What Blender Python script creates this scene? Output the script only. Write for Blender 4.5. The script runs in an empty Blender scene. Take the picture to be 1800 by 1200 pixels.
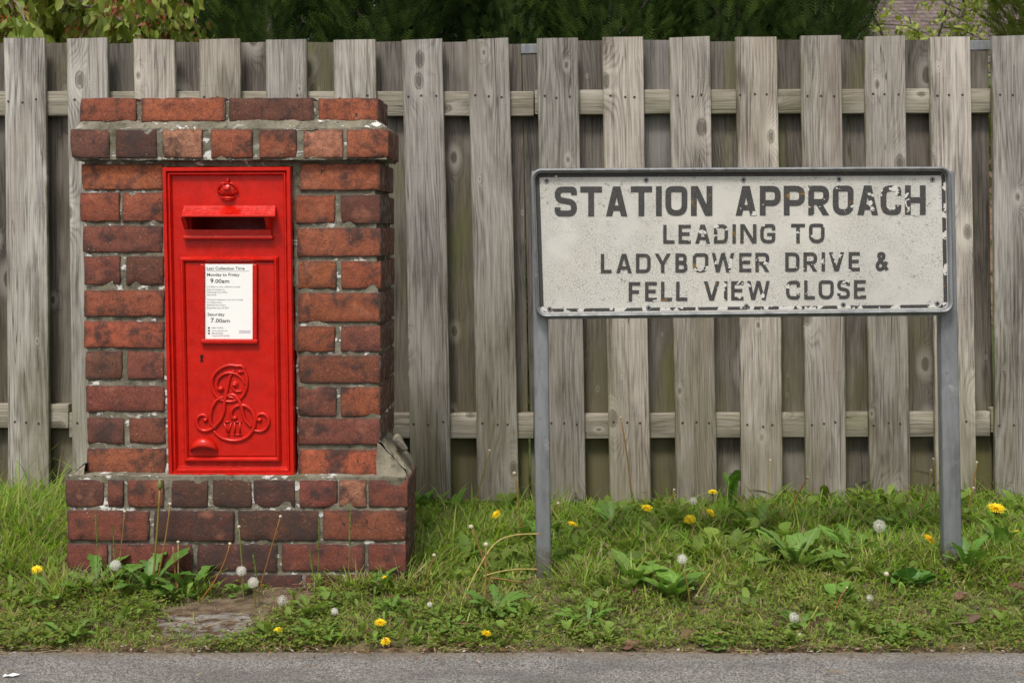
import bpy, bmesh, math, random
import numpy as np
from mathutils import Vector, Matrix, noise as mnoise

random.seed(7)
rng = np.random.default_rng(7)
S = bpy.context.scene
R = math.radians

# ---------------------------------------------------------------- camera, light, exposure
F = 2190.0                      # focal length in photo pixels (1800 wide)
CX, HY = 900.0, 410.0           # principal column, horizon row
CAMZ = 1.0
cam = bpy.data.cameras.new('camera')
cam_o = bpy.data.objects.new('camera', cam)
S.collection.objects.link(cam_o)
cam.sensor_width = 36.0
cam.lens = 36.0 * F / 1800.0
cam.shift_y = -(600.0 - HY) / 1800.0
cam.clip_end = 500.0
cam.clip_start = 0.05
cam_o.location = (0, 0, CAMZ)
cam_o.rotation_euler = (R(90), 0, 0)
cam.dof.use_dof = True
cam.dof.focus_distance = 3.6
cam.dof.aperture_fstop = 7.1
S.camera = cam_o

W = bpy.data.worlds.new('World')
S.world = W
W.use_nodes = True
wn = W.node_tree
wn.nodes.clear()
sky = wn.nodes.new('ShaderNodeTexSky')
sky.sky_type = 'NISHITA'
sky.sun_disc = False
SUN_EL, SUN_AZ = R(58), R(200)          # azimuth clockwise from +Y: behind the camera, a little to the left
sky.sun_elevation = SUN_EL
sky.sun_rotation = SUN_AZ
sky.air_density = 1.0
sky.dust_density = 5.0
hs = wn.nodes.new('ShaderNodeHueSaturation')
hs.inputs['Saturation'].default_value = 0.12
bg = wn.nodes.new('ShaderNodeBackground')
bg.inputs['Strength'].default_value = 0.085
wo = wn.nodes.new('ShaderNodeOutputWorld')
wn.links.new(sky.outputs[0], hs.inputs['Color'])
wn.links.new(hs.outputs[0], bg.inputs[0])
wn.links.new(bg.outputs[0], wo.inputs[0])

sl = bpy.data.lights.new('sun', 'SUN')
sl.energy = 1.5
sl.angle = R(12)
sl.color = (1.0, 0.95, 0.87)
so = bpy.data.objects.new('sun', sl)
S.collection.objects.link(so)
sd = Vector((math.sin(SUN_AZ) * math.cos(SUN_EL), math.cos(SUN_AZ) * math.cos(SUN_EL), math.sin(SUN_EL)))
so.rotation_euler = (-sd).to_track_quat('-Z', 'Y').to_euler()
so.location = sd * 20

S.view_settings.view_transform = 'Standard'
S.view_settings.look = 'None'
S.view_settings.gamma = 1.0
S.view_settings.exposure = 0.88

# ---------------------------------------------------------------- helpers
COL = S.collection


def tag(o, label=None, cat=None, group=None, kind=None):
    if label: o['label'] = label
    if cat: o['category'] = cat
    if group: o['group'] = group
    if kind: o['kind'] = kind
    return o


def empty(name, loc=(0, 0, 0), rz=0.0, parent=None):
    o = bpy.data.objects.new(name, None)
    COL.objects.link(o)
    o.location = loc
    o.rotation_euler = (0, 0, rz)
    o.empty_display_size = 0.05
    if parent: o.parent = parent
    return o


def link(name, me, mat=None, parent=None, loc=None):
    o = bpy.data.objects.new(name, me)
    COL.objects.link(o)
    if mat and not me.materials: me.materials.append(mat)
    if parent: o.parent = parent
    if loc is not None: o.location = loc
    return o


def tri_mesh(name, V, T, col=None, smooth=False):
    """fast triangle mesh from numpy arrays"""
    V = np.ascontiguousarray(V, dtype=np.float32)
    T = np.ascontiguousarray(T, dtype=np.int32)
    me = bpy.data.meshes.new(name)
    me.vertices.add(len(V)); me.vertices.foreach_set('co', V.ravel())
    me.loops.add(T.size); me.loops.foreach_set('vertex_index', T.ravel())
    me.polygons.add(len(T))
    me.polygons.foreach_set('loop_start', np.arange(0, T.size, 3, dtype=np.int32))
    me.polygons.foreach_set('loop_total', np.full(len(T), 3, dtype=np.int32))
    if smooth: me.polygons.foreach_set('use_smooth', np.ones(len(T), dtype=bool))
    me.update(calc_edges=True)
    if col is not None:
        a = me.color_attributes.new('col', 'FLOAT_COLOR', 'POINT')
        c = np.ones((len(V), 4), np.float32); c[:, :3] = col
        a.data.foreach_set('color', c.ravel())
    return me


class MB:
    def __init__(s): s.v = []; s.f = []

    def add(s, vs, fs):
        n = len(s.v)
        s.v += [tuple(p) for p in vs]
        s.f += [tuple(i + n for i in f) for f in fs]
        return s

    def box(s, x0, x1, y0, y1, z0, z1):
        return s.add([(x0, y0, z0), (x1, y0, z0), (x1, y1, z0), (x0, y1, z0), (x0, y0, z1), (x1, y0, z1), (x1, y1, z1), (x0, y1, z1)],
                     [(0, 3, 2, 1), (4, 5, 6, 7), (0, 1, 5, 4), (1, 2, 6, 5), (2, 3, 7, 6), (3, 0, 4, 7)])

    def prism(s, poly, y0, y1):
        """polygon in x,z extruded along y"""
        n = len(poly)
        vs = [(x, y0, z) for x, z in poly] + [(x, y1, z) for x, z in poly]
        fs = [tuple(range(n)), tuple(range(2 * n - 1, n - 1, -1))]
        fs += [(i, i + n, (i + 1) % n + n, (i + 1) % n) for i in range(n)]
        return s.add(vs, fs)

    def tube(s, path, rad, seg=8, ysc=1.0, cap=True):
        P = [Vector(p) for p in path]
        n = len(P)
        rads = rad if isinstance(rad, (list, tuple)) else [rad] * n
        rings = []
        up = None
        for i, p in enumerate(P):
            t = (P[min(i + 1, n - 1)] - P[max(i - 1, 0)])
            if t.length < 1e-9: t = Vector((0, 0, 1))
            t.normalize()
            if up is None:
                a = Vector((0, 1, 0)) if abs(t.y) < 0.9 else Vector((1, 0, 0))
            else:
                a = up
            u = (a - t * a.dot(t)).normalized()
            up = u
            w = t.cross(u)
            rings.append([p + (u * math.cos(k * 2 * math.pi / seg) * ysc + w * math.sin(k * 2 * math.pi / seg)) * rads[i] for k in range(seg)])
        vs = [q for r in rings for q in r]
        fs = [(i * seg + k, i * seg + (k + 1) % seg, (i + 1) * seg + (k + 1) % seg, (i + 1) * seg + k) for i in range(n - 1) for k in range(seg)]
        if cap: fs += [tuple(range(seg - 1, -1, -1)), tuple((n - 1) * seg + k for k in range(seg))]
        return s.add(vs, fs)

    def ball(s, c, rx, ry, rz, seg=10, rings=6):
        vs = [(c[0], c[1], c[2] - rz)]
        for i in range(1, rings):
            a = -math.pi / 2 + math.pi * i / rings
            for k in range(seg):
                b = 2 * math.pi * k / seg
                vs.append((c[0] + rx * math.cos(a) * math.cos(b), c[1] + ry * math.cos(a) * math.sin(b), c[2] + rz * math.sin(a)))
        vs.append((c[0], c[1], c[2] + rz))
        fs = [(0, 1 + (k + 1) % seg, 1 + k) for k in range(seg)]
        for i in range(rings - 2):
            for k in range(seg):
                a = 1 + i * seg
                fs.append((a + k, a + (k + 1) % seg, a + seg + (k + 1) % seg, a + seg + k))
        a = 1 + (rings - 2) * seg
        fs += [(a + k, a + (k + 1) % seg, len(vs) - 1) for k in range(seg)]
        return s.add(vs, fs)

    def mesh(s, name):
        me = bpy.data.meshes.new(name)
        me.from_pydata(s.v, [], s.f)
        bm = bmesh.new(); bm.from_mesh(me)
        bmesh.ops.recalc_face_normals(bm, faces=bm.faces)
        bm.to_mesh(me); bm.free()
        return me

    def build(s, name, mat, parent=None, loc=None, smooth=False, bevel=0.0, seg=2):
        me = s.mesh(name)
        if bevel:
            bm = bmesh.new(); bm.from_mesh(me)
            bmesh.ops.bevel(bm, geom=list(bm.edges), offset=bevel, segments=seg, affect='EDGES', profile=0.5, clamp_overlap=True)
            bm.to_mesh(me); bm.free()
        if smooth:
            for p in me.polygons: p.use_smooth = True
        return link(name, me, mat, parent, loc)


def catmull(pts, n=8, closed=False):
    P = [Vector(p) for p in pts]
    out = []
    m = len(P)
    for i in range(m - 1):
        p0, p1, p2, p3 = P[max(i - 1, 0)], P[i], P[i + 1], P[min(i + 2, m - 1)]
        for k in range(n):
            t = k / n
            out.append(0.5 * ((2 * p1) + (p2 - p0) * t + (2 * p0 - 5 * p1 + 4 * p2 - p3) * t * t + (3 * p1 - p0 - 3 * p2 + p3) * t ** 3))
    out.append(P[-1])
    return out


def rounded_block(w, d, h, nx, ny, nz, r, amp, seed, freq=18.0, chip=0.0):
    """box centred on x,y,z with rounded, worn edges"""
    def axis(L, n):
        a = np.linspace(-L / 2 + r, L / 2 - r, max(n - 1, 2))
        return np.concatenate([[-L / 2], a, [L / 2]])
    X, Y, Z = axis(w, nx), axis(d, ny), axis(h, nz)
    idx = {}; V = []; Fc = []
    def vid(i, j, k):
        q = (i, j, k)
        if q not in idx:
            idx[q] = len(V); V.append((X[i], Y[j], Z[k]))
        return idx[q]
    a, b, c = len(X) - 1, len(Y) - 1, len(Z) - 1
    for i in range(a):
        for j in range(b):
            Fc.append((vid(i, j, 0), vid(i, j + 1, 0), vid(i + 1, j + 1, 0), vid(i + 1, j, 0)))
            Fc.append((vid(i, j, c), vid(i + 1, j, c), vid(i + 1, j + 1, c), vid(i, j + 1, c)))
    for i in range(a):
        for k in range(c):
            Fc.append((vid(i, 0, k), vid(i + 1, 0, k), vid(i + 1, 0, k + 1), vid(i, 0, k + 1)))
            Fc.append((vid(i, b, k), vid(i, b, k + 1), vid(i + 1, b, k + 1), vid(i + 1, b, k)))
    for j in range(b):
        for k in range(c):
            Fc.append((vid(0, j, k), vid(0, j, k + 1), vid(0, j + 1, k + 1), vid(0, j + 1, k)))
            Fc.append((vid(a, j, k), vid(a, j + 1, k), vid(a, j + 1, k + 1), vid(a, j, k + 1)))
    V = np.array(V)
    lim = np.array([w / 2 - r, d / 2 - r, h / 2 - r])
    q = np.clip(V, -lim, lim)
    dv = V - q
    L = np.linalg.norm(dv, axis=1, keepdims=True)
    L[L == 0] = 1
    V = q + dv / L * r
    so_ = Vector((seed * 3.17, seed * 1.31, seed * 7.7))
    out = []
    rnd = random.Random(seed)
    chips = [(rnd.choice((-1, 1)) * w / 2 * rnd.uniform(.3, 1), -d / 2, rnd.choice((-1, 1)) * h / 2) for _ in range(3)]
    for v in V:
        p = Vector(v)
        nv = mnoise.noise_vector(p * freq + so_) * amp + mnoise.noise_vector(p * freq * 3.1 + so_) * amp * 0.5
        p2 = p + nv
        if chip:
            for cc in chips:
                dd = (p - Vector(cc)).length
                if dd < 0.022:
                    p2 = p2 - p2.normalized() * chip * (1 - dd / 0.022)
        out.append(p2)
    me = bpy.data.meshes.new('brick')
    me.from_pydata([tuple(p) for p in out], [], Fc)
    for p in me.polygons: p.use_smooth = True
    return me


class Mat:
    def __init__(s, name, rough=0.8, spec=0.4):
        s.m = bpy.data.materials.new(name)
        s.m.use_nodes = True
        s.nt = s.m.node_tree
        s.b = s.nt.nodes['Principled BSDF']
        s.b.inputs['Roughness'].default_value = rough
        s.b.inputs['Specular IOR Level'].default_value = spec
        s._obj = None

    def n(s, t, **kw):
        nd = s.nt.nodes.new('ShaderNode' + t)
        for k, v in kw.items(): setattr(nd, k, v)
        return nd

    def l(s, a, b): s.nt.links.new(a, b)

    def setin(s, sock, v):
        if isinstance(v, bpy.types.NodeSocket): s.l(v, sock)
        else: sock.default_value = v

    def coord(s, kind='Object'):
        return s.n('TexCoord').outputs[kind]

    def info(s):
        if not s._obj: s._obj = s.n('ObjectInfo')
        return s._obj

    def scale(s, v, sc):
        nd = s.n('VectorMath', operation='MULTIPLY'); s.l(v, nd.inputs[0]); nd.inputs[1].default_value = sc
        return nd.outputs[0]

    def vadd(s, a, b):
        nd = s.n('VectorMath', operation='ADD'); s.l(a, nd.inputs[0]); s.setin(nd.inputs[1], b)
        return nd.outputs[0]

    def roff(s, v):
        """shift coordinates by a random amount per object"""
        c = s.n('CombineXYZ')
        r = s.info().outputs['Random']
        for i, k in enumerate((37.0, 61.0, 93.0)):
            s.l(s.math('MULTIPLY', r, k), c.inputs[i])
        return s.vadd(v, c.outputs[0])

    def math(s, op, a, b=0.0, c=None, clamp=False):
        nd = s.n('Math', operation=op, use_clamp=clamp)
        s.setin(nd.inputs[0], a); s.setin(nd.inputs[1], b)
        if c is not None: s.setin(nd.inputs[2], c)
        return nd.outputs[0]

    def noise(s, v, sc=5.0, det=4.0, rough=0.55, dist=0.0):
        nd = s.n('TexNoise')
        s.l(v, nd.inputs['Vector'])
        nd.inputs['Scale'].default_value = sc; nd.inputs['Detail'].default_value = det
        nd.inputs['Roughness'].default_value = rough; nd.inputs['Distortion'].default_value = dist
        return nd.outputs[0]

    def vor(s, v, sc=5.0, feat='F1', rnd=1.0, out='Distance'):
        nd = s.n('TexVoronoi', feature=feat)
        s.l(v, nd.inputs['Vector']); nd.inputs['Scale'].default_value = sc
        nd.inputs['Randomness'].default_value = rnd
        return nd.outputs[out]

    def ramp(s, f, a, b, lo=0.0, hi=1.0):
        nd = s.n('MapRange', interpolation_type='SMOOTHSTEP')
        s.l(f, nd.inputs[0]); nd.inputs[1].default_value = a; nd.inputs[2].default_value = b
        nd.inputs[3].default_value = lo; nd.inputs[4].default_value = hi
        return nd.outputs[0]

    def mix(s, f, a, b, mode='MIX'):
        nd = s.n('Mix', data_type='RGBA', blend_type=mode)
        s.setin(nd.inputs[0], f)
        for sk, v in ((nd.inputs[6], a), (nd.inputs[7], b)):
            if isinstance(v, tuple): sk.default_value = v + (1.0,) if len(v) == 3 else v
            else: s.l(v, sk)
        return nd.outputs[2]

    def sep(s, v):
        nd = s.n('SeparateXYZ'); s.l(v, nd.inputs[0]); return nd.outputs

    def base(s, c):
        if isinstance(c, tuple): s.b.inputs['Base Color'].default_value = c + (1.0,)
        else: s.l(c, s.b.inputs['Base Color'])
        return s

    def rough(s, v): s.setin(s.b.inputs['Roughness'], v); return s

    def bump(s, h, dist=0.002, strength=0.5):
        nd = s.n('Bump'); nd.inputs['Strength'].default_value = strength; nd.inputs['Distance'].default_value = dist
        s.l(h, nd.inputs['Height'])
        if s.b.inputs['Normal'].links: s.l(s.b.inputs['Normal'].links[0].from_socket, nd.inputs['Normal'])
        s.l(nd.outputs[0], s.b.inputs['Normal'])
        return s


# ---------------------------------------------------------------- materials
def make_wood(name, light, dark, algae, rail=False, foot=0.55):
    M = Mat(name, 0.85, 0.25)
    co = M.coord()
    if rail:                                  # grain runs along x
        sx = M.sep(co); cb = M.n('CombineXYZ')
        M.l(sx[2], cb.inputs[0]); M.l(sx[1], cb.inputs[1]); M.l(sx[0], cb.inputs[2])
        gc = cb.outputs[0]
    else:
        gc = co
    P = M.roff(gc)
    xs = M.sep(gc)
    kp = M.scale(P, (5.0, 0.25, 2.7))
    ks = M.sep(kp); k2 = M.n('CombineXYZ'); M.l(ks[0], k2.inputs[0]); M.l(ks[2], k2.inputs[1])
    vn = M.n('TexVoronoi', voronoi_dimensions='2D'); M.l(k2.outputs[0], vn.inputs['Vector']); vn.inputs['Scale'].default_value = 1.0
    ksz = M.sep(vn.outputs['Color'])[0]                       # every knot its own size, many cells with none
    r = M.math('DIVIDE', vn.outputs['Distance'], M.math('ADD', 0.12, M.math('MULTIPLY', M.ramp(ksz, 0.25, 1.0), 1.0)))
    knot = M.math('EXPONENT', M.math('MULTIPLY', M.math('POWER', M.math('MULTIPLY', r, 4.6), 2.0), -1.0))
    lown = M.noise(M.scale(P, (7.0, 2.0, 0.75)), 1.0, 2.0, 0.5)
    g = M.math('ADD', M.math('MULTIPLY', xs[0], 52.0), M.math('MULTIPLY', lown, 19.0))
    g = M.math('ADD', g, M.math('MULTIPLY', knot, 5.5))
    g = M.math('ADD', g, M.math('MULTIPLY', M.noise(M.scale(P, (25.0, 5.0, 4.0)), 1.0, 2.0), 0.6))
    st = M.math('ADD', M.math('MULTIPLY', M.math('SINE', M.math('MULTIPLY', g, 6.2832)), 0.5), 0.5)
    st = M.math('POWER', st, 1.7)
    fib = M.noise(M.scale(P, (420.0, 60.0, 9.0)), 1.0, 3.0, 0.65)
    fib2 = M.noise(M.scale(P, (130.0, 30.0, 2.5)), 1.0, 2.0, 0.6)
    blo = M.noise(M.scale(P, (9.0, 3.0, 2.2)), 1.0, 4.0, 0.6)
    saw = M.noise(M.scale(P, (6.0, 6.0, 260.0)), 1.0, 2.0, 0.6)
    f = M.math('ADD', M.math('MULTIPLY', M.math('MULTIPLY', st, M.ramp(M.noise(M.scale(P, (14.0, 4.0, 2.5)), 1.0, 2.0), 0.3, 0.7, 0.25, 1.0)), 0.36), M.math('MULTIPLY', M.ramp(fib, 0.42, 0.64), 0.40))
    f = M.math('ADD', f, M.math('MULTIPLY', M.ramp(fib2, 0.42, 0.72), 0.30))
    f = M.math('ADD', f, M.math('MULTIPLY', M.ramp(blo, 0.42, 0.72), 0.50))
    f = M.math('ADD', f, M.math('MULTIPLY', M.ramp(saw, 0.55, 0.8), 0.10))
    c = M.mix(M.math('MINIMUM', f, 1.0), light, dark)
    # thin dark splits along the grain
    spl = M.noise(M.scale(P, (75.0, 20.0, 1.3)), 1.0, 1.0, 0.4, 0.3)
    spl = M.ramp(M.math('ABSOLUTE', M.math('SUBTRACT', spl, 0.37)), 0.0, 0.014, 1.0, 0.0)
    spl = M.math('MULTIPLY', spl, M.ramp(M.noise(M.scale(P, (8.0, 3.0, 1.7)), 1.0), 0.40, 0.52))
    c = M.mix(M.math('MULTIPLY', spl, 0.85), c, (0.045, 0.038, 0.033))
    # knots
    wr = M.math('ADD', r, M.math('MULTIPLY', M.math('SUBTRACT', M.noise(P, 60.0), 0.5), 0.03))
    halo = M.math('MULTIPLY', M.ramp(wr, 0.10, 0.26, 1.0, 0.0), M.ramp(wr, 0.06, 0.10))
    c = M.mix(M.math('MULTIPLY', halo, 0.42), c, (0.50, 0.465, 0.42))
    c = M.mix(M.ramp(wr, 0.040, 0.062, 0.72, 0.0), c, (0.10, 0.085, 0.07))
    ringk = M.math('MULTIPLY', M.ramp(wr, 0.056, 0.070), M.ramp(wr, 0.070, 0.084, 1.0, 0.0))
    c = M.mix(M.math('MULTIPLY', ringk, 0.5), c, (0.07, 0.06, 0.05))
    # board tint
    # pale bleached and dark wet patches
    bl2 = M.noise(M.scale(M.vadd(P, (2.0, 7.0, 4.0)), (5.0, 3.0, 1.1)), 1.0, 4.0, 0.6)
    c = M.mix(M.ramp(bl2, 0.52, 0.72, 0.0, 0.40), c, (0.50, 0.47, 0.43))
    c = M.mix(M.ramp(bl2, 0.28, 0.46, 0.45, 0.0), c, (0.17, 0.135, 0.105))
    c = M.mix(1.0, c, M.info().outputs['Color'], 'MULTIPLY')
    # warm, brown and green growth
    al = M.noise(M.scale(P, (6.0, 6.0, 1.6)), 1.0, 4.0, 0.6)
    if not rail:
        low = M.ramp(xs[2], 0.02, 1.0, 1.0, 0.0)
        fac = M.math('MULTIPLY', M.ramp(al, 0.30, 0.60), M.math('MULTIPLY', low, foot))
        c = M.mix(fac, c, (0.115, 0.10, 0.045))
        ed = M.math('ABSOLUTE', M.math('SUBTRACT', xs[0], 0.0735))
        em = M.math('MULTIPLY', M.ramp(ed, 0.066, 0.0735), M.ramp(M.noise(P, 14.0), 0.35, 0.6))
        c = M.mix(M.math('MULTIPLY', em, 0.6), c, (0.13, 0.13, 0.045))
    c = M.mix(M.math('MULTIPLY', M.ramp(al, 0.50, 0.72), algae), c, (0.11, 0.115, 0.03))
    M.base(c)
    hgt = M.math('ADD', M.math('MULTIPLY', st, -0.22), M.math('MULTIPLY', fib, -0.6))
    hgt = M.math('ADD', hgt, M.math('MULTIPLY', spl, -1.2))
    hgt = M.math('ADD', hgt, M.math('MULTIPLY', saw, -0.12))
    M.bump(hgt, 0.0016, 0.75)
    return M.m


WOOD = make_wood('weathered_board', (0.390, 0.362, 0.326), (0.082, 0.070, 0.060), 0.12)
WOOD_B = make_wood('weathered_shaded_rear_board', (0.168, 0.150, 0.130), (0.043, 0.037, 0.032), 0.60, foot=0.85)  # rear timber: shade behind the rails put into a darker base colour, plus algae
WOOD_R = make_wood('weathered_rail', (0.33, 0.298, 0.243), (0.115, 0.10, 0.078), 0.40, rail=True)

# brick
M = Mat('brick', 0.88, 0.25)
co = M.coord(); P = M.roff(co)
gen = M.sep(M.coord('Generated'))
base = M.info().outputs['Color']
n1 = M.noise(P, 16.0, 5.0, 0.6)
n2 = M.noise(P, 42.0, 5.0, 0.65)
n3 = M.noise(P, 230.0, 3.0, 0.6)
c = M.mix(M.math('MULTIPLY', M.ramp(n2, 0.35, 0.68), 0.55), base, (0.115, 0.038, 0.025))
c = M.mix(M.ramp(n3, 0.50, 0.68, 0.0, 0.65), c, (0.055, 0.028, 0.021))
c = M.mix(M.ramp(n3, 0.30, 0.42, 0.45, 0.0), c, (0.36, 0.15, 0.09))
c = M.mix(M.math('MULTIPLY', M.ramp(n1, 0.47, 0.66), M.ramp(n2, 0.25, 0.60, 0.25, 0.9)), c, (0.042, 0.028, 0.026))   # burnt patches
c = M.mix(M.math('MULTIPLY', M.ramp(M.noise(P, 11.0, 4.0), 0.58, 0.74), 0.40), c, (0.40, 0.16, 0.095))
dx = M.math('MINIMUM', gen[0], M.math('SUBTRACT', 1.0, gen[0]))
dz = M.math('MINIMUM', gen[2], M.math('SUBTRACT', 1.0, gen[2]))
ed = M.math('MINIMUM', M.math('MULTIPLY', dx, 2.2), dz)
edn = M.math('ADD', ed, M.math('MULTIPLY', M.math('SUBTRACT', M.noise(P, 55.0), 0.5), 0.22))
c = M.mix(M.ramp(edn, 0.0, 0.13, 0.65, 0.0), c, (0.040, 0.027, 0.023))
ckn = M.math('ABSOLUTE', M.math('SUBTRACT', M.noise(M.scale(P, (1.0, 1.0, 0.5)), 13.0, 3.0, 0.5), 0.5))
ck = M.math('MULTIPLY', M.ramp(ckn, 0.0, 0.006, 1.0, 0.0), M.ramp(M.noise(M.vadd(P, (7.0, 3.0, 5.0)), 6.0), 0.50, 0.56))
c = M.mix(M.math('MULTIPLY', ck, 0.85), c, (0.03, 0.024, 0.022))
c = M.mix(M.ramp(edn, -0.05, 0.03, 0.75, 0.0), c, (0.26, 0.235, 0.19))                              # mortar smears
sp = M.vor(P, 150.0)
pit = M.math('MULTIPLY', M.ramp(sp, 0.10, 0.22, 1.0, 0.0), M.ramp(M.noise(P, 30.0), 0.48, 0.6))
c = M.mix(M.math('MULTIPLY', pit, 0.8), c, (0.035, 0.025, 0.02))
wsp = M.math('MULTIPLY', M.ramp(M.vor(M.vadd(P, (3.1, 1.7, 9.2)), 95.0), 0.07, 0.13, 1.0, 0.0), M.ramp(M.noise(P, 23.0), 0.56, 0.66))
c = M.mix(wsp, c, (0.55, 0.53, 0.48))
M.base(c)
M.bump(M.math('ADD', M.math('MULTIPLY', n3, 0.5), M.math('MULTIPLY', pit, -1.0)), 0.0016, 0.8)
M.bump(n2, 0.005, 0.7)
BRICK = M.m

# mortar
M = Mat('mortar', 0.95, 0.15)
co = M.coord()
n1 = M.noise(co, 9.0, 5.0, 0.6); n2 = M.noise(co, 60.0, 5.0, 0.7)
c = M.mix(M.ramp(n1, 0.35, 0.65), (0.120, 0.108, 0.077), (0.215, 0.195, 0.148))
c = M.mix(M.math('MULTIPLY', M.ramp(n2, 0.48, 0.7), 0.75), c, (0.040, 0.037, 0.030))
lm = M.noise(M.scale(M.vadd(co, (4.0, 0, 2.0)), (1.0, 1.0, 1.5)), 30.0, 5.0, 0.62)
lm = M.math('MULTIPLY', M.ramp(lm, 0.550, 0.60), M.ramp(M.noise(co, 4.0), 0.43, 0.54))
c = M.mix(M.math('MULTIPLY', lm, 0.9), c, (0.62, 0.61, 0.57))
c = M.mix(M.math('MULTIPLY', M.ramp(M.noise(M.vadd(co, (9, 3, 1)), 13.0, 4.0), 0.58, 0.7), 0.4), c, (0.13, 0.13, 0.05))
M.base(c)
M.bump(M.math('ADD', n2, M.math('MULTIPLY', lm, 0.8)), 0.004, 0.9)
MORTAR = M.m

M = Mat('mortar_haunch', 0.95, 0.15)
co = M.coord()
n2 = M.noise(co, 38.0, 5.0, 0.7)
c = M.mix(M.ramp(M.noise(co, 14.0, 5.0), 0.35, 0.65), (0.255, 0.225, 0.165), (0.135, 0.122, 0.094))
c = M.mix(M.ramp(n2, 0.54, 0.72, 0.0, 0.8), c, (0.085, 0.075, 0.06))
M.base(c); M.bump(n2, 0.006, 0.9)
HAUNCH = M.m

# red enamel
M = Mat('red_paint', 0.34, 0.32)
co = M.coord()
n1 = M.noise(co, 25.0, 4.0, 0.6)
c = M.mix(M.ramp(n1, 0.3, 0.7), (0.50, 0.0095, 0.003), (0.42, 0.0075, 0.003))
c = M.mix(M.ramp(M.noise(M.scale(co, (2.2, 2.2, 0.7)), 18.0, 5.0, 0.65), 0.52, 0.75, 0.0, 0.35), c, (0.22, 0.008, 0.004))
chp = M.math('MULTIPLY', M.ramp(M.vor(co, 120.0), 0.04, 0.08, 1.0, 0.0), M.ramp(M.noise(co, 14.0), 0.62, 0.7))
c = M.mix(M.math('MULTIPLY', chp, 0.8), c, (0.25, 0.05, 0.035))
M.base(c)
M.rough(M.ramp(M.noise(co, 40.0, 4.0), 0.3, 0.7, 0.22, 0.40))
M.bump(M.noise(M.scale(co, (1.0, 1.0, 0.6)), 130.0, 3.0, 0.55), 0.0010, 0.28)
M.bump(M.noise(co, 38.0, 3.0), 0.002, 0.20)
RED = M.m

def plain(name, col, rough=0.8, spec=0.3, metal=0.0):
    M = Mat(name, rough, spec); M.base(col); M.b.inputs['Metallic'].default_value = metal
    return M.m

DARK = plain('dark_cavity', (0.012, 0.004, 0.003), 0.9)
BLACKHOLE = plain('keyhole_black', (0.006, 0.005, 0.005), 0.9)
PAPER = plain('notice_white', (0.80, 0.80, 0.775), 0.35, 0.5)
INK = plain('notice_ink', (0.035, 0.035, 0.045), 0.5)
INK_G = plain('notice_ink_grey', (0.24, 0.24, 0.26), 0.5)
INK_L = plain('notice_ink_pale', (0.56, 0.53, 0.56), 0.5)
NAIL = plain('rusty_nail', (0.050, 0.032, 0.022), 0.8)

# galvanised steel
M = Mat('galvanised_steel', 0.5, 0.5)
co = M.coord()
sp = M.vor(M.scale(co, (1, 1, 0.45)), 55.0, out='Color')
n1 = M.noise(M.scale(co, (1.0, 1.0, 0.18)), 30.0, 4.0, 0.6)
c = M.mix(M.ramp(n1, 0.35, 0.68), (0.215, 0.225, 0.232), (0.130, 0.136, 0.142))
c = M.mix(M.math('MULTIPLY', M.sep(sp)[0], 0.30), c, (0.27, 0.28, 0.29))
c = M.mix(M.ramp(M.noise(co, 70.0, 5.0), 0.58, 0.74, 0.0, 0.5), c, (0.10, 0.105, 0.10))
mud = M.math('ADD', M.sep(co)[2], M.math('MULTIPLY', M.noise(co, 60.0, 5.0, 0.7), -0.22))
c = M.mix(M.ramp(mud, -0.06, 0.03, 0.75, 0.0), c, (0.11, 0.09, 0.06))
c = M.mix(M.math('MULTIPLY', M.ramp(M.noise(M.vadd(co, (3, 1, 8)), 24.0, 5.0, 0.65), 0.62, 0.74), 0.5), c, (0.42, 0.44, 0.46))
M.base(c); M.b.inputs['Metallic'].default_value = 0.35
M.rough(M.ramp(n1, 0.3, 0.7, 0.42, 0.66)); M.bump(M.noise(co, 150.0), 0.0008, 0.4)
GALV = M.m

# sign plate: old cream enamel, crazed and dirty
def plate_colour(M, co):
    wv = M.vadd(co, M.scale(M.n('TexNoise').outputs['Color'], (0, 0, 0)))
    warp = M.n('TexNoise'); M.l(co, warp.inputs['Vector']); warp.inputs['Scale'].default_value = 60.0
    cw = M.vadd(co, M.scale(warp.outputs['Color'], (0.010, 0.010, 0.010)))
    big = M.noise(co, 3.2, 4.0, 0.6)
    c = M.mix(M.ramp(big, 0.35, 0.7), (0.575, 0.565, 0.525), (0.485, 0.475, 0.437))
    c = M.mix(M.ramp(M.noise(M.vadd(co, (5, 5, 5)), 1.7, 3.0), 0.5, 0.7, 0.0, 0.5), c, (0.57, 0.55, 0.48))
    e1 = M.vor(cw, 135.0, 'DISTANCE_TO_EDGE'); e2 = M.vor(cw, 290.0, 'DISTANCE_TO_EDGE')
    msk = M.ramp(M.noise(M.vadd(co, (1.3, 0, 7.7)), 6.0, 4.0, 0.6), 0.34, 0.60)
    cr1 = M.math('MULTIPLY', M.ramp(e1, 0.0, 0.075, 1.0, 0.0), msk)
    cr2 = M.math('MULTIPLY', M.ramp(e2, 0.0, 0.14, 1.0, 0.0), M.ramp(msk, 0.1, 0.7, 0.35, 0.9))
    c = M.mix(M.math('MULTIPLY', cr2, 0.36), c, (0.17, 0.16, 0.135))
    c = M.mix(M.math('MULTIPLY', cr1, 0.62), c, (0.10, 0.095, 0.08))
    dirt = M.math('MULTIPLY', M.ramp(M.noise(M.vadd(co, (8, 1, 2)), 55.0, 5.0, 0.7), 0.56, 0.70), M.ramp(M.noise(M.vadd(co, (2.2, 0, 4.1)), 3.5, 3.0), 0.44, 0.62))
    c = M.mix(M.math('MULTIPLY', dirt, 0.75), c, (0.11, 0.105, 0.09))
    return c, cr1

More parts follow.
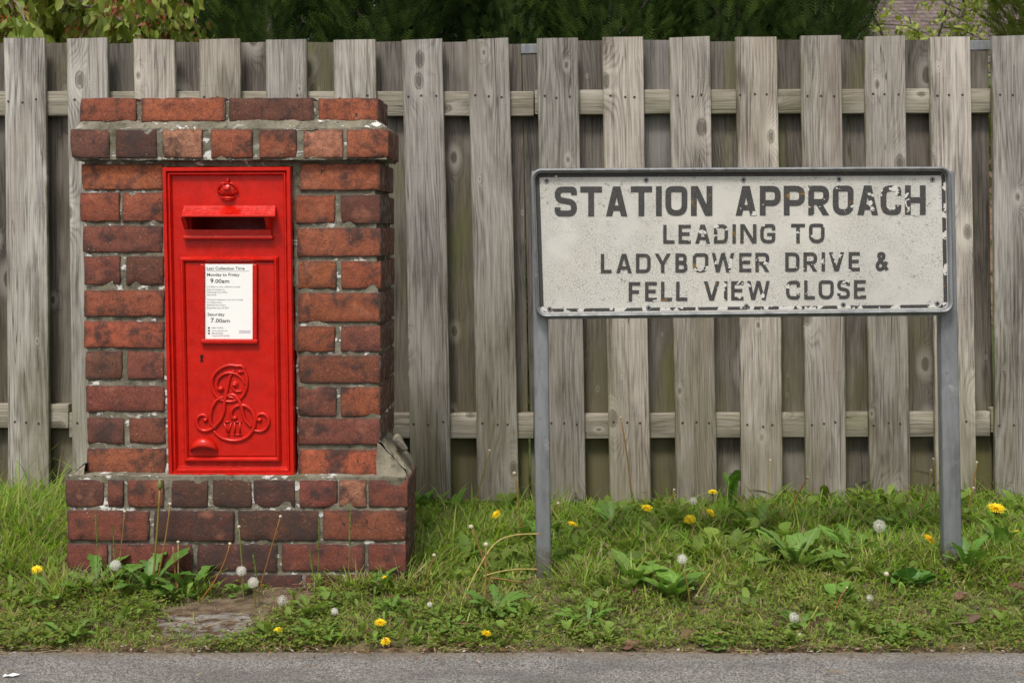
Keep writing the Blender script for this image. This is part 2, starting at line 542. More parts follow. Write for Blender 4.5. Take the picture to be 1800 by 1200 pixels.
M = Mat('sign_enamel', 0.5, 0.4)
co = M.coord()
c, cr = plate_colour(M, co)
M.base(c); M.bump(M.math('MULTIPLY', cr, -1.0), 0.0006, 0.6)
PLATE = M.m

M = Mat('sign_black_paint', 0.65, 0.3)              # object colour red channel: how far it has flaked
co = M.coord('Object'); P = co
wear = M.sep(M.info().outputs['Color'])[0]
fl = M.noise(M.roff(co), 36.0, 5.0, 0.55)
thr = M.math('SUBTRACT', 0.76, M.math('MULTIPLY', wear, 0.262))
d = M.math('SUBTRACT', fl, thr)
peel = M.ramp(d, 0.0, 0.018)
rim = M.math('MULTIPLY', M.ramp(d, -0.035, -0.002), M.ramp(d, 0.0, 0.02, 1.0, 0.0))
blk = M.mix(M.ramp(M.noise(co, 420.0, 2.0), 0.4, 0.7), (0.036, 0.035, 0.034), (0.088, 0.085, 0.081))
lich = M.ramp(M.noise(M.roff(M.vadd(co, (3, 3, 3))), 26.0, 4.0, 0.6), 0.63, 0.70)
c = M.mix(rim, blk, (0.035, 0.033, 0.032))
c = M.mix(M.math('MULTIPLY', lich, 0.85), c, (0.24, 0.125, 0.02))
c = M.mix(peel, c, (0.56, 0.545, 0.505))
M.base(c)
M.bump(M.math('SUBTRACT', M.math('MULTIPLY', M.noise(co, 420.0, 2.0), 0.25), peel), 0.0007, 0.8)
SIGNBLACK = M.m

LETTER_SIDE = plain('letter_edge', (0.16, 0.15, 0.13), 0.8)

# tarmac
M = Mat('tarmac', 0.9, 0.25)
co = M.coord()
ag = M.vor(co, 290.0); agc = M.n('TexVoronoi'); M.l(co, agc.inputs['Vector']); agc.inputs['Scale'].default_value = 290.0
v = M.sep(agc.outputs['Color'])[0]
c = M.mix(M.ramp(v, 0.1, 0.95), (0.102, 0.096, 0.090), (0.290, 0.275, 0.258))
c = M.mix(M.ramp(ag, 0.5, 0.95, 0.0, 0.7), c, (0.052, 0.049, 0.046))
c = M.mix(M.ramp(M.noise(M.scale(co, (1, 2.5, 1)), 3.5, 6.0, 0.65), 0.38, 0.66, 0.0, 0.55), c, (0.085, 0.079, 0.073))
c = M.mix(M.ramp(M.vor(M.vadd(co, (2, 5, 1)), 42.0), 0.05, 0.08, 0.7, 0.0), c, (0.38, 0.36, 0.33))
yy = M.sep(co)[1]
edge = M.math('ADD', yy, M.math('MULTIPLY', M.noise(co, 9.0, 4.0), 0.10))
c = M.mix(M.ramp(edge, 2.965, 3.04, 0.0, 0.75), c, (0.155, 0.125, 0.09))
M.base(c); M.bump(M.math('SUBTRACT', M.math('MULTIPLY', v, 0.5), ag), 0.002, 0.6)
TARMAC = M.m

# soil
M = Mat('soil', 0.95, 0.15)
co = M.coord()
c = M.mix(M.ramp(M.noise(co, 22.0, 6.0, 0.65), 0.35, 0.65), (0.085, 0.058, 0.036), (0.19, 0.145, 0.095))
wv_ = M.n('VectorMath', operation='DISTANCE'); M.l(co, wv_.inputs[0]); wv_.inputs[1].default_value = (-0.71, 3.30, 0.02)
worn = M.ramp(M.math('ADD', wv_.outputs['Value'], M.math('MULTIPLY', M.noise(co, 20.0, 4.0), 0.08)), 0.20, 0.30)   # trodden bare soil before the pillar
sy_ = M.math('ADD', M.sep(co)[1], M.math('MULTIPLY', M.noise(co, 6.0, 4.0), 0.12))
c = M.mix(M.math('MULTIPLY', M.ramp(M.noise(co, 7.0, 4.0), 0.38, 0.55), M.math('MULTIPLY', M.ramp(sy_, 3.06, 3.14, 0.0, 0.8), worn)), c, (0.105, 0.125, 0.036))   # moss
c = M.mix(M.ramp(M.vor(co, 70.0), 0.05, 0.13, 0.7, 0.0), c, (0.33, 0.30, 0.25))
M.base(c); M.bump(M.noise(co, 70.0, 6.0, 0.7), 0.012, 0.9)
SOIL = M.m

M = Mat('garden_lawn', 0.95, 0.1)
co = M.coord()
M.base(M.mix(M.ramp(M.noise(co, 3.0, 6.0), 0.35, 0.65), (0.045, 0.075, 0.018), (0.08, 0.10, 0.03)))
LAWN = M.m

M = Mat('old_concrete', 0.95, 0.15)
co = M.coord()
c = M.mix(M.ramp(M.noise(co, 20.0, 6.0, 0.7), 0.35, 0.65), (0.15, 0.138, 0.12), (0.25, 0.235, 0.21))
c = M.mix(M.ramp(M.noise(M.scale(co, (1, 2.2, 1)), 22.0, 6.0, 0.7), 0.42, 0.58), c, (0.075, 0.043, 0.027))
M.base(c); M.bump(M.noise(co, 80.0, 5.0, 0.7), 0.006, 0.9)
CONCRETE = M.m


def leaf_mat(name, attr=True, col=None, transl=0.35, rough=0.5, spec=0.35, vein=False):
    M = Mat(name, rough, spec)
    if attr:
        a = M.n('Attribute', attribute_name='col'); c = a.outputs['Color']
    elif col is not None:
        co = M.coord(); P = M.roff(co)
        c = M.mix(M.ramp(M.noise(P, 30.0, 4.0), 0.35, 0.68), col[0], col[1])
        c = M.mix(1.0, c, M.info().outputs['Color'], 'MULTIPLY')
        if vein:
            sx = M.sep(co)
            mid = M.ramp(M.math('ABSOLUTE', sx[0]), 0.0, 0.06, 1.0, 0.0)
            vv = M.math('SINE', M.math('MULTIPLY', M.math('SUBTRACT', sx[1], M.math('MULTIPLY', M.math('ABSOLUTE', sx[0]), 0.7)), 62.0))
            c = M.mix(M.math('MULTIPLY', M.ramp(vv, 0.8, 1.0), 0.10), c, (0.19, 0.24, 0.09))
            c = M.mix(M.math('MULTIPLY', M.ramp(M.math('ABSOLUTE', sx[0]), 0.0, 0.025, 1.0, 0.0), 0.5), c, (0.24, 0.29, 0.13))
    M.base(c)
    tr = M.n('BsdfTranslucent')
    hsn = M.n('HueSaturation'); hsn.inputs['Saturation'].default_value = 1.1; hsn.inputs['Value'].default_value = 1.25
    M.l(c, hsn.inputs['Color']); M.l(hsn.outputs[0], tr.inputs['Color'])
    mx = M.n('MixShader'); mx.inputs[0].default_value = transl
    out = M.nt.nodes['Material Output']
    M.l(M.b.outputs[0], mx.inputs[1]); M.l(tr.outputs[0], mx.inputs[2]); M.l(mx.outputs[0], out.inputs['Surface'])
    return M.m


GRASS = leaf_mat('grass_blades', transl=0.5, rough=0.55, spec=0.25)
FOLIAGE = leaf_mat('tree_leaves', transl=0.40)
CONIFER = leaf_mat('conifer_sprays', transl=0.22, rough=0.65, spec=0.2)
WEED = leaf_mat('weed_leaf', False, ((0.100, 0.190, 0.034), (0.155, 0.245, 0.055)), 0.30, 0.48, 0.4, vein=True)
PETAL = leaf_mat('yellow_petals', False, ((0.85, 0.60, 0.008), (0.87, 0.68, 0.02)), 0.25, 0.6)
FLUFF = leaf_mat('dandelion_fluff', False, ((0.84, 0.83, 0.79), (0.76, 0.75, 0.70)), 0.5, 0.9, 0.1)
STEM = leaf_mat('flower_stem', False, ((0.155, 0.150, 0.040), (0.21, 0.165, 0.060)), 0.1, 0.5)
CALYX = leaf_mat('green_calyx', False, ((0.10, 0.14, 0.035), (0.13, 0.15, 0.05)), 0.1, 0.6)
DEADLEAF = leaf_mat('dead_leaf', False, ((0.125, 0.075, 0.048), (0.085, 0.050, 0.032)), 0.15, 0.7)
M = Mat('bark', 0.9, 0.2); co = M.coord()
M.base(M.mix(M.ramp(M.noise(M.scale(co, (1, 1, 0.3)), 40.0, 5.0), 0.35, 0.65), (0.085, 0.07, 0.055), (0.20, 0.175, 0.145)))
M.bump(M.noise(M.scale(co, (1, 1, 0.3)), 60.0), 0.005, 0.8)
BARK = M.m
M = Mat('roof_tile', 0.9, 0.2); co = M.coord(); P = M.roff(co)
c = M.mix(M.ramp(M.noise(P, 18.0, 5.0), 0.3, 0.7), (0.095, 0.072, 0.066), (0.165, 0.132, 0.122))
c = M.mix(1.0, c, M.info().outputs['Color'], 'MULTIPLY')
M.base(c); M.bump(M.noise(P, 90.0), 0.004, 0.7)
TILE = M.m
M = Mat('house_wall', 0.9, 0.2); co = M.coord()
bt = M.n('TexBrick'); M.l(M.scale(co, (1, 1, 1)), bt.inputs['Vector'])
M.base((0.27, 0.17, 0.12))
HOUSEWALL = M.m

# ---------------------------------------------------------------- picture -> place
def ray(px, py, D):
    """point seen at photo pixel px,py at depth D"""
    return Vector(((px - CX) / F * D, D, CAMZ - (py - HY) / F * D))


def smooth(a, b, t):
    t = min(max((t - a) / (b - a), 0.0), 1.0)
    return t * t * (3 - 2 * t)


def gz(x, y):
    """height of the verge"""
    z = 0.028 * smooth(3.0, 3.35, y) - 0.006
    z += 0.030 * smooth(3.25, 3.7, y) * smooth(0.2, 1.4, x)
    z += 0.012 * mnoise.noise(Vector((x * 2.1, y * 2.1, 0.3))) * smooth(3.0, 3.3, y)
    z += 0.008 * mnoise.noise(Vector((x * 7.0, y * 7.0, 1.3)))
    if y < 3.02: z -= 0.012 * (1 - smooth(2.95, 3.02, y))
    return z


def ground_at(px, py):
    D = F * CAMZ / (py - HY)
    for _ in range(6):
        x = (px - CX) / F * D
        D = F * (CAMZ - gz(x, D)) / (py - HY)
    if 112 < px < 722 and D > 3.385: D = 3.385
    return Vector(((px - CX) / F * D, D, gz((px - CX) / F * D, D)))


# ---------------------------------------------------------------- setting: ground
me = MB().box(-220, 220, -120, 300, -0.30, -0.055)
tag(me.build('ground', LAWN), kind='structure')
N = 70
vs = []; fs = []
xs_ = np.linspace(-25, 25, 201)
for x in xs_:
    e = 2.975 + 0.012 * mnoise.noise(Vector((x * 3.0, 0, 0))) + 0.008 * mnoise.noise(Vector((x * 14.0, 4, 0)))
    vs += [(x, -20, 0.0), (x, e, 0.0), (x, e + 0.012, -0.03), (x, e + 0.012, -0.054), (x, -20, -0.054)]
for i in range(len(xs_) - 1):
    a, b = i * 5, i * 5 + 5
    fs += [(a, b, b + 1, a + 1), (a + 1, b + 1, b + 2, a + 2), (a + 2, b + 2, b + 3, a + 3), (a + 4, b + 4, b, a)]
mb = MB(); mb.v = vs; mb.f = fs
pv = mb.build('pavement', TARMAC); tag(pv, kind='structure')

NX, NY = 300, 130
gx = np.linspace(-4.2, 4.2, NX); gy = np.concatenate([np.linspace(2.955, 4.7, NY - 2), [5.2, 5.6]])
vs = [(x, y, gz(x, y) + (0.003 * mnoise.noise(Vector((x * 40, y * 40, 5)))) if y < 5 else -0.03 - 0.03 * (y > 5.3)) for x in gx for y in gy]
fs = [(i * NY + j, (i + 1) * NY + j, (i + 1) * NY + j + 1, i * NY + j + 1) for i in range(NX - 1) for j in range(NY - 1)]
me = bpy.data.meshes.new('grass_verge'); me.from_pydata(vs, [], fs)
for p in me.polygons: p.use_smooth = True
tag(link('grass_verge', me, SOIL), kind='structure')

# ---------------------------------------------------------------- brick pillar
PD = 3.5
PRZ = R(-2.0)
P0 = Vector(((404 - CX) / F * PD, PD, 0.0))
EX = Vector((math.cos(PRZ), math.sin(PRZ), 0)); EY = Vector((-math.sin(PRZ), math.cos(PRZ), 0))


def PL(px, py, y=0.0):
    """pillar-local x,z of the photo pixel on the pillar plane at local depth y"""
    d = Vector(((px - CX) / F, 1.0, -(py - HY) / F)); o = Vector((0, 0, CAMZ))
    q = P0 + EY * y
    t = (q - o).dot(EY) / d.dot(EY)
    p = o + d * t - P0
    return p.dot(EX), p.z


pillar = empty('brick_pillar', P0, PRZ)
tag(pillar, 'leaning red brick pillar with stepped cap and base, built around the red post box', 'pillar')

BASEC = {'n': (0.275, 0.080, 0.040), 'o': (0.335, 0.092, 0.044), 'd': (0.125, 0.054, 0.038), 'k': (0.062, 0.036, 0.031),
         'p': (0.36, 0.165, 0.105), 'r': (0.180, 0.056, 0.037), 'm': (0.175, 0.060, 0.039)}
bseed = [10]


def brick_at(xa, xb, za, zb, y0, depth, tone, parent=pillar, chip=0.006, r=0.0030):
    bseed[0] += 1
    s = bseed[0]
    w, h = abs(xb - xa), abs(zb - za)
    me = rounded_block(w, depth, h, max(5, int(w / 0.015)), 4 if depth < .16 else 5, 6, r, 0.0016, s, 30.0, chip)
    o = link('brick', me, BRICK, parent, ((xa + xb) / 2, y0 + depth / 2, (za + zb) / 2))
    k = random.Random(s)
    f = k.uniform(0.85, 1.12)
    c = BASEC[tone]
    o.color = (c[0] * f, c[1] * f * k.uniform(.92, 1.1), c[2] * f * k.uniform(.9, 1.12), 1)
    o.rotation_euler = (k.uniform(-.004, .004), k.uniform(-.006, .006), k.uniform(-.006, .006))
    return o


def front_row(spans, y0px, y1px, yloc, tones, depths, jit=0.002):
    out = []
    for (a, b), t, dp in zip(spans, tones, depths):
        k = random.Random(a * 7 + y0px)
        x0, z1 = PL(a - .8, y0px - .9, yloc); x1, z0 = PL(b + .8, y1px + .9, yloc)
        o = brick_at(x0, x1, z0, z1, yloc + k.uniform(-jit, jit), dp, t)
        out.append((x0, x1, z0, z1))
    return out


DEPTH = 0.30
HD, SDP = 0.215, 0.105        # header and stretcher depth

def side_bricks(row_first, row_last, first_depth, yloc, depth, tones='nrno'):
    """bricks running back from the front corner bricks on the two flanks"""
    for side, (x0, x1, z0, z1) in ((-1, row_first), (1, row_last)):
        y = yloc + first_depth + 0.010
        end = yloc + depth
        while end - y > 0.05:
            L = min(end - y, 0.215 if first_depth < .16 else 0.105)
            if end - y - L < 0.06: L = end - y
            w = 0.105
            xa, xb = (x0, x0 + w) if side < 0 else (x1 - w, x1)
            k = random.Random(int(z0 * 9999) + side)
            brick_at(xa, xb, z0 + k.uniform(-.002, .002), z1 + k.uniform(-.002, .002), y, L, k.choice(tones))
            y += L + 0.011

rows = []
# top course and projecting cap course
capy = -0.026
tr_ = front_row([(141, 239), (249, 395), (403, 550), (560, 664)], 173, 213, 0.0, 'nodo', [SDP] * 4)
side_bricks(tr_[0], tr_[-1], SDP, 0.0, 0.20)
cr_ = front_row([(124, 191), (203, 274), (286, 354), (371, 442), (456, 520), (534, 602), (610, 683)], 228, 277, capy, 'dkpnnpn', [HD] * 7)
side_bricks(cr_[0], cr_[-1], HD, capy, 0.215)
# shaft
LEFT = [(289, 333, [(143, 286)], 'o'), (339, 389, [(141, 209), (215, 286)], 'nn'), (397, 443, [(145, 284)], 'm'),
        (451, 500, [(148, 210), (222, 286)], 'rd'), (510, 556, [(148, 287)], 'n'), (565, 611, [(148, 287)], 'o'),
        (617, 666, [(150, 213), (224, 287)], 'dm'), (678, 723, [(151, 288)], 'r'), (734, 779, [(153, 216), (227, 289)], 'dm'),
        (788, 833, [(153, 290)], 'n')]
RIGHT = [(288, 334, [(528, 667)], 'o'), (343, 392, [(520, 588), (600, 668)], 'nd'), (401, 450, [(523, 668)], 'n'),
         (459, 507, [(524, 590), (600, 669)], 'nn'), (515, 566, [(524, 668)], 'n'), (573, 618, [(524, 588), (599, 668)], 'nm'),
         (625, 673, [(525, 668)], 'r'), (680, 731, [(525, 590), (599, 668)], 'rn'), (735, 781, [(525, 668)], 'm'),
         (790, 837, [(525, 667)], 'o')]
for (yl0, yl1, ls, lt), (yr0, yr1, rs, rt) in zip(LEFT, RIGHT):
    dl = SDP if len(ls) == 1 else HD; dr = SDP if len(rs) == 1 else HD
    a = front_row(ls, yl0, yl1, 0.0, lt, [dl] * len(ls)); b = front_row(rs, yr0, yr1, 0.0, rt, [dr] * len(rs))
    for side, row, dp in ((-1, a[0], dl), (1, b[-1], dr)):
        x0, x1, z0, z1 = row
        y = dp + 0.010
        k = random.Random(int(z0 * 9999) + side)
        L = DEPTH - y
        xa, xb = (x0, x0 + 0.105) if side < 0 else (x1 - 0.105, x1)
        brick_at(xa, xb, z0 + k.uniform(-.003, .003), z1 + k.uniform(-.003, .003), y, L, k.choice('nrnom'))
# plinth
by = -0.052
BROWS = [(842, 889, [(115, 181), (190, 216), (224, 286), (301, 364), (374, 441), (446, 517), (527, 592), (597, 643), (648, 716)], 'dmrkkkrpr', HD),
         (895, 948, [(119, 261), (271, 410), (419, 559), (568, 714)], 'rkkr', SDP),
         (954, 1002, [(118, 188), (196, 337), (347, 486), (496, 640), (648, 713)], 'rrkmr', HD),
         (1008, 1056, [(119, 245), (253, 345), (353, 530), (538, 600), (608, 713)], 'mrkrm', SDP)]
for y0, y1, sp, tn, dp in BROWS:
    r_ = front_row(sp, y0 + 2, y1 + 2, by, tn, [dp] * len(sp), 0.003)
    side_bricks(r_[0], r_[-1], dp, by, 0.222)


def lumpy_boxes(name, boxes, step, amp, mat, parent, freq=30.0):
    """mortar: boxes with a rough, uneven skin"""
    V = []; Fc = []
    for (x0, x1, y0, y1, z0, z1) in boxes:
        nx, ny, nz = [max(1, int(abs(b - a) / step)) for a, b in ((x0, x1), (y0, y1), (z0, z1))]
        def face(fn, n, m):
            o = len(V)
            for i in range(n + 1):
                for j in range(m + 1): V.append(fn(i / n, j / m))
            for i in range(n):
                for j in range(m):
                    Fc.append((o + i * (m + 1) + j, o + (i + 1) * (m + 1) + j, o + (i + 1) * (m + 1) + j + 1, o + i * (m + 1) + j + 1))
        face(lambda u, v: (x0 + (x1 - x0) * u, y0, z0 + (z1 - z0) * v), nx, nz)
        face(lambda u, v: (x1, y0 + (y1 - y0) * u, z0 + (z1 - z0) * v), ny, nz)
        face(lambda u, v: (x1 + (x0 - x1) * u, y1, z0 + (z1 - z0) * v), max(1, nx // 4), max(1, nz // 4))
        face(lambda u, v: (x0, y1 + (y0 - y1) * u, z0 + (z1 - z0) * v), ny, nz)
        face(lambda u, v: (x0 + (x1 - x0) * u, y0 + (y1 - y0) * v, z1), nx, ny)
        face(lambda u, v: (x0 + (x1 - x0) * u, y1 + (y0 - y1) * v, z0), max(1, nx // 4), max(1, ny // 4))
    out = []
    for v in V:
        p = Vector(v)
        q = mnoise.noise_vector(p * freq) * amp + mnoise.noise_vector(p * freq * 2.7) * amp * 0.6
        out.append(tuple(p + q))
    me = bpy.data.meshes.new(name); me.from_pydata(out, [], Fc)
    for p in me.polygons: p.use_smooth = True
    return link(name, me, mat, parent)


zt = PL(400, 212)[1]; zc0 = PL(400, 279)[1]; zb = PL(400, 839)[1]; zb2 = PL(400, 839, by)[1]
xl = PL(147, 560)[0]; xr = PL(667, 560)[0]
xbl = PL(117, 900, by)[0]; xbr = PL(715, 900, by)[0]
jb = 0.0062
zbox0, zbox1 = PL(400, 836)[1], PL(400, 294)[1]
ob_l, ob_r = PL(294, 560)[0], PL(519, 560)[0]
mort = []
# each shaft jamb in five lifts so the mortar follows the lean
NL = 5
for i in range(NL):
    za, zc = zb + (zc0 - zb) * i / NL, zb + (zc0 - zb) * (i + 1) / NL
    sh = (i + .5 - NL / 2) * (-0.0035)
    mort.append((xl + sh + jb, ob_l + sh + 0.004, jb, DEPTH - jb, za, zc))
    mort.append((ob_r + sh - 0.002, xr + sh - jb, jb, DEPTH - jb, za, zc))
    mort.append((ob_l + sh + 0.004, ob_r + sh - 0.002, 0.24, DEPTH - jb - .002, za, zc))
mort.append((ob_l - 0.03, ob_r + 0.03, jb, 0.23, zbox1 + 0.002, zc0 + 0.002))       # over the post box
tl, trr = PL(141, 190)[0], PL(664, 190)[0]
mort.append((tl + jb, trr - jb, jb, 0.20 - jb, zt - 0.01, PL(400, 174)[1] - 0.006))
cl, cr2 = PL(124, 250, capy)[0], PL(683, 250, capy)[0]
mort.append((cl + jb, cr2 - jb, capy + jb, 0.19 - jb, PL(400, 279, capy)[1] - 0.003, PL(400, 228, capy)[1] + 0.004))
mort.append((xbl + jb, xbr - jb, by + jb, 0.17 - jb, -0.12, zb2 + 0.002))
mort.append((xl + .004, xr - .004, 0.166, DEPTH - jb, -0.12, zb + 0.003))
mort.append((xl + .008, xr - .02, 0.19, DEPTH - jb, zc0 + .001, PL(400, 176)[1]))
lumpy_boxes('mortar', mort, 0.0060, 0.0026, MORTAR, pillar)


def lumpy_grid(name, fn, n, m, amp, mat, parent, freq=26.0):
    V = [Vector(fn(i / n, j / m)) for i in range(n + 1) for j in range(m + 1)]
    V = [tuple(p + mnoise.noise_vector(p * freq) * amp + mnoise.noise_vector(p * freq * 3) * amp * .45) for p in V]
    Fc = [(i * (m + 1) + j, (i + 1) * (m + 1) + j, (i + 1) * (m + 1) + j + 1, i * (m + 1) + j + 1) for i in range(n) for j in range(m)]
    me = bpy.data.meshes.new(name); me.from_pydata(V, [], Fc)
    for p in me.polygons: p.use_smooth = True
    return link(name, me, mat, parent)


def ring(x0, x1, y0, y1, z, u):
    """point round a rectangle, u in 0..1, starting back left, along left side, front, right side"""
    per = [(x0, y1), (x0, y0), (x1, y0), (x1, y1)]
    L = [y1 - y0, x1 - x0, y1 - y0]
    t = u * sum(L)
    for i in range(3):
        if t <= L[i] + 1e-9:
            a, b = per[i], per[i + 1]; k = t / L[i]
            return (a[0] + (b[0] - a[0]) * k, a[1] + (b[1] - a[1]) * k, z)
        t -= L[i]
    return per[3] + (z,)


# sloped weathering between cap and top course
zc1 = PL(400, 229, capy)[1]; zt1 = PL(400, 211)[1]
def wfn(u, v):
    a = Vector(ring(cl + .006, cr2 - .006, capy + .006, 0.185, zc1 + .001, u)); b = Vector(ring(tl + .002, trr - .002, 0.003, 0.197, zt1, u))
    return a + (b - a) * v
lumpy_grid('mortar_weathering', wfn, 150, 8, 0.0035, MORTAR, pillar)
# haunching on the plinth shoulders
def haunch(side, top_px, out_x, in_x, y0, y1):
    zs, ztp = zb2 - 0.003, PL(400, top_px)[1]
    def fn(u, v):
        y = y0 + (y1 - y0) * u
        prof = v ** 0.75
        return (out_x + (in_x - out_x) * v, y, zs + (ztp - zs) * prof)
    return fn
lumpy_grid('mortar_haunch', haunch(-1, 812, xbl + .004, PL(155, 812)[0], by + .030, .165), 40, 14, 0.004, HAUNCH, pillar)
lumpy_grid('mortar_haunch', haunch(1, 772, xbr - .002, PL(667, 772)[0] - .004, by + .035, .165), 50, 18, 0.009, HAUNCH, pillar)
xa_, xb_ = PL(155, 812)[0], PL(666, 800)[0]
def ffr(u, v):
    return (xa_ - 0.05 + (xb_ - xa_ + 0.10) * u, by + 0.018 + (0.054) * v, zb2 - 0.001 + 0.004 * v)
lumpy_grid('mortar_shelf', ffr, 120, 10, 0.003, MORTAR, pillar)
# end closers of the haunches so they are solid from the front
for side, ox, ix, tp in ((-1, xbl + .004, PL(155, 812)[0], 812), (1, xbr - .002, PL(667, 772)[0] - .004, 772)):
    yy0 = by + (.030 if side < 0 else .035)
    ztp = PL(400, tp)[1]
    def fn(u, v, ox=ox, ix=ix, ztp=ztp, yy0=yy0):
        return (ox + (ix - ox) * u, yy0 + 0.012 * v - 0.012, (zb2 - 0.004) + ((ztp - zb2) * (u ** .75)) * v)
    lumpy_grid('mortar_haunch', fn, 22, 10, 0.003, HAUNCH, pillar)
# loose broken mortar lump on the right shoulder
cx_, cz_ = PL(702, 785)
lm_ = rounded_block(0.050, 0.07, 0.018, 6, 6, 5, 0.005, 0.005, 99, 20, .006)
o = link('mortar_lump', lm_, HAUNCH, pillar, (cx_ - .004, 0.05, cz_ + .002)); o.rotation_euler = (0, R(52), R(6))

# ---------------------------------------------------------------- post box
def quad_frame(corners, profile, mb):
    """sweep a moulding profile (inset, out) round a four-cornered frame; corners TL,TR,BR,BL in local x,z; out = distance towards the viewer"""
    sg = [(1, -1), (-1, -1), (-1, 1), (1, 1)]
    n = len(profile)
    vs = []
    for (x, z), (sx, sz) in zip(corners, sg):
        for ins, out in profile: vs.append((x + sx * ins, -out, z + sz * ins))
    fs = []
    for c in range(4):
        d = (c + 1) % 4
        for i in range(n - 1): fs.append((c * n + i, d * n + i, d * n + i + 1, c * n + i + 1))
    mb.add(vs, fs)


box = empty('post_box', P0, PRZ)
tag(box, 'bright red cast iron post box with crown and scrolled cypher, set in the brick pillar', 'post box')
pc = [PL(289, 295), PL(513, 294), PL(520, 836), PL(300, 836)]
mb = MB()
quad_frame(pc, [(0.0, -0.030), (0.0, 0.018), (0.0015, 0.021), (0.010, 0.021), (0.0115, 0.014), (0.014, 0.012), (0.0155, 0.0165), (0.019, 0.0165), (0.0215, 0.010), (0.024, 0.0045), (0.026, 0.004)], mb)
mb.build('outer_frame', RED, box)
# the lower rail of the frame is a wide stepped sill
b0 = PL(311, 820); b1 = PL(510, 820)
mb = MB()
zl = [PL(400, q)[1] for q in (818.5, 822, 826, 829)]
xs0, xs1 = PL(309, 822)[0], PL(511, 822)[0]
for i, (z1_, out, wd) in enumerate(((zl[0], 0.0075, 0.0), (zl[1], 0.0115, 0.004), (zl[2], 0.0150, 0.008))):
    mb.box(xs0 - wd, xs1 + wd, -out, 0.0, zl[3] - 0.004 + i * 0.0006, z1_)
mb.build('bottom_moulding', RED, box, bevel=0.0012)

# face panel with the posting slot cut out
ps = 0.0045
def rect(mb, xa, xb, ya, yb, y):
    (x0, z1), (x1, _), (x2, z0), (x3, _) = PL(xa[0], ya), PL(xb[0], ya), PL(xb[1], yb), PL(xa[1], yb)
    mb.add([(x0, y, z1), (x1, y, z1), (x2, y, z0), (x3, y, z0)], [(3, 2, 1, 0)])
mb = MB()
SX0, SX1, SY0, SY1 = 337, 468, 372, 404
rect(mb, (302, 303), (503, 504), 304, SY0, -ps)
rect(mb, (303, 304), (SX0, SX0), SY0, SY1, -ps)
rect(mb, (SX1, SX1), (504, 505), SY0, SY1, -ps)
rect(mb, (304, 312), (505, 512), SY1, 830, -ps)
mb.build('face_panel', RED, box)
# slot throat
sx0, sz1 = PL(SX0, SY0); sx1, sz0 = PL(SX1, SY1)
mb = MB()
mb.add([(sx0, -ps, sz0), (sx1, -ps, sz0), (sx1, -ps, sz1), (sx0, -ps, sz1), (sx0, .13, sz0 - .03), (sx1, .13, sz0 - .03), (sx1, .13, sz1 + .02), (sx0, .13, sz1 + .02)],
       [(0, 1, 5, 4), (1, 2, 6, 5), (2, 3, 7, 6), (3, 0, 4, 7), (4, 5, 6, 7)])
mb.build('posting_slot', RED, box)
# slot lip and ledge below it
mb = MB()
x0, z0 = PL(328, 415); x1, z1 = PL(479, 403.5)
mb.box(x0, x1, -0.016, -ps + .001, z0, z1)
mb.build('slot_lip', RED, box, bevel=0.002)
mb = MB()
x0, z0 = PL(325, 420.5); x1, z1 = PL(482, 414.5)
mb.box(x0, x1, -0.022, -ps + .001, z0, z1)
mb.build('slot_ledge', RED, box, bevel=0.0025)
# hood and cheeks
hood_out = 0.056
xa, zA = PL(323, 361); xb, _ = PL(485, 361)
xc, zC = PL(318.5, 378, -hood_out); xd, _ = PL(484, 378, -hood_out)
mb = MB()
th = 0.006
mb.add([(xa, -ps + .002, zA), (xb, -ps + .002, zA), (xd, -hood_out, zC), (xc, -hood_out, zC),
        (xa, -ps + .002, zA - th * 1.6), (xb, -ps + .002, zA - th * 1.6), (xd, -hood_out, zC - th), (xc, -hood_out, zC - th)],
       [(0, 1, 2, 3), (7, 6, 5, 4), (3, 2, 6, 7), (0, 3, 7, 4), (1, 0, 4, 5), (2, 1, 5, 6)])
hood = mb.build('hood', RED, box, bevel=0.0018)
for s_, px in ((-1, 330), (1, 475)):
    xm, zt_ = PL(px, 376); zb_ = PL(px, 404)[1]
    mb = MB()
    xo, xi = (xm - 0.006, xm + 0.007) if s_ < 0 else (xm - 0.007, xm + 0.006)
    mb.add([(xo, -ps, zt_), (xi, -ps, zt_), (xi, -hood_out + .006, zt_ - .010), (xo, -hood_out + .006, zt_ - .010), (xo, -ps, zb_), (xi, -ps, zb_), (xi, -0.014, zb_), (xo, -0.014, zb_)],
           [(0, 1, 2, 3), (7, 6, 5, 4), (3, 2, 6, 7), (0, 3, 7, 4), (1, 0, 4, 5), (2, 1, 5, 6)])
    mb.build('slot_cheek', RED, box, bevel=0.002)

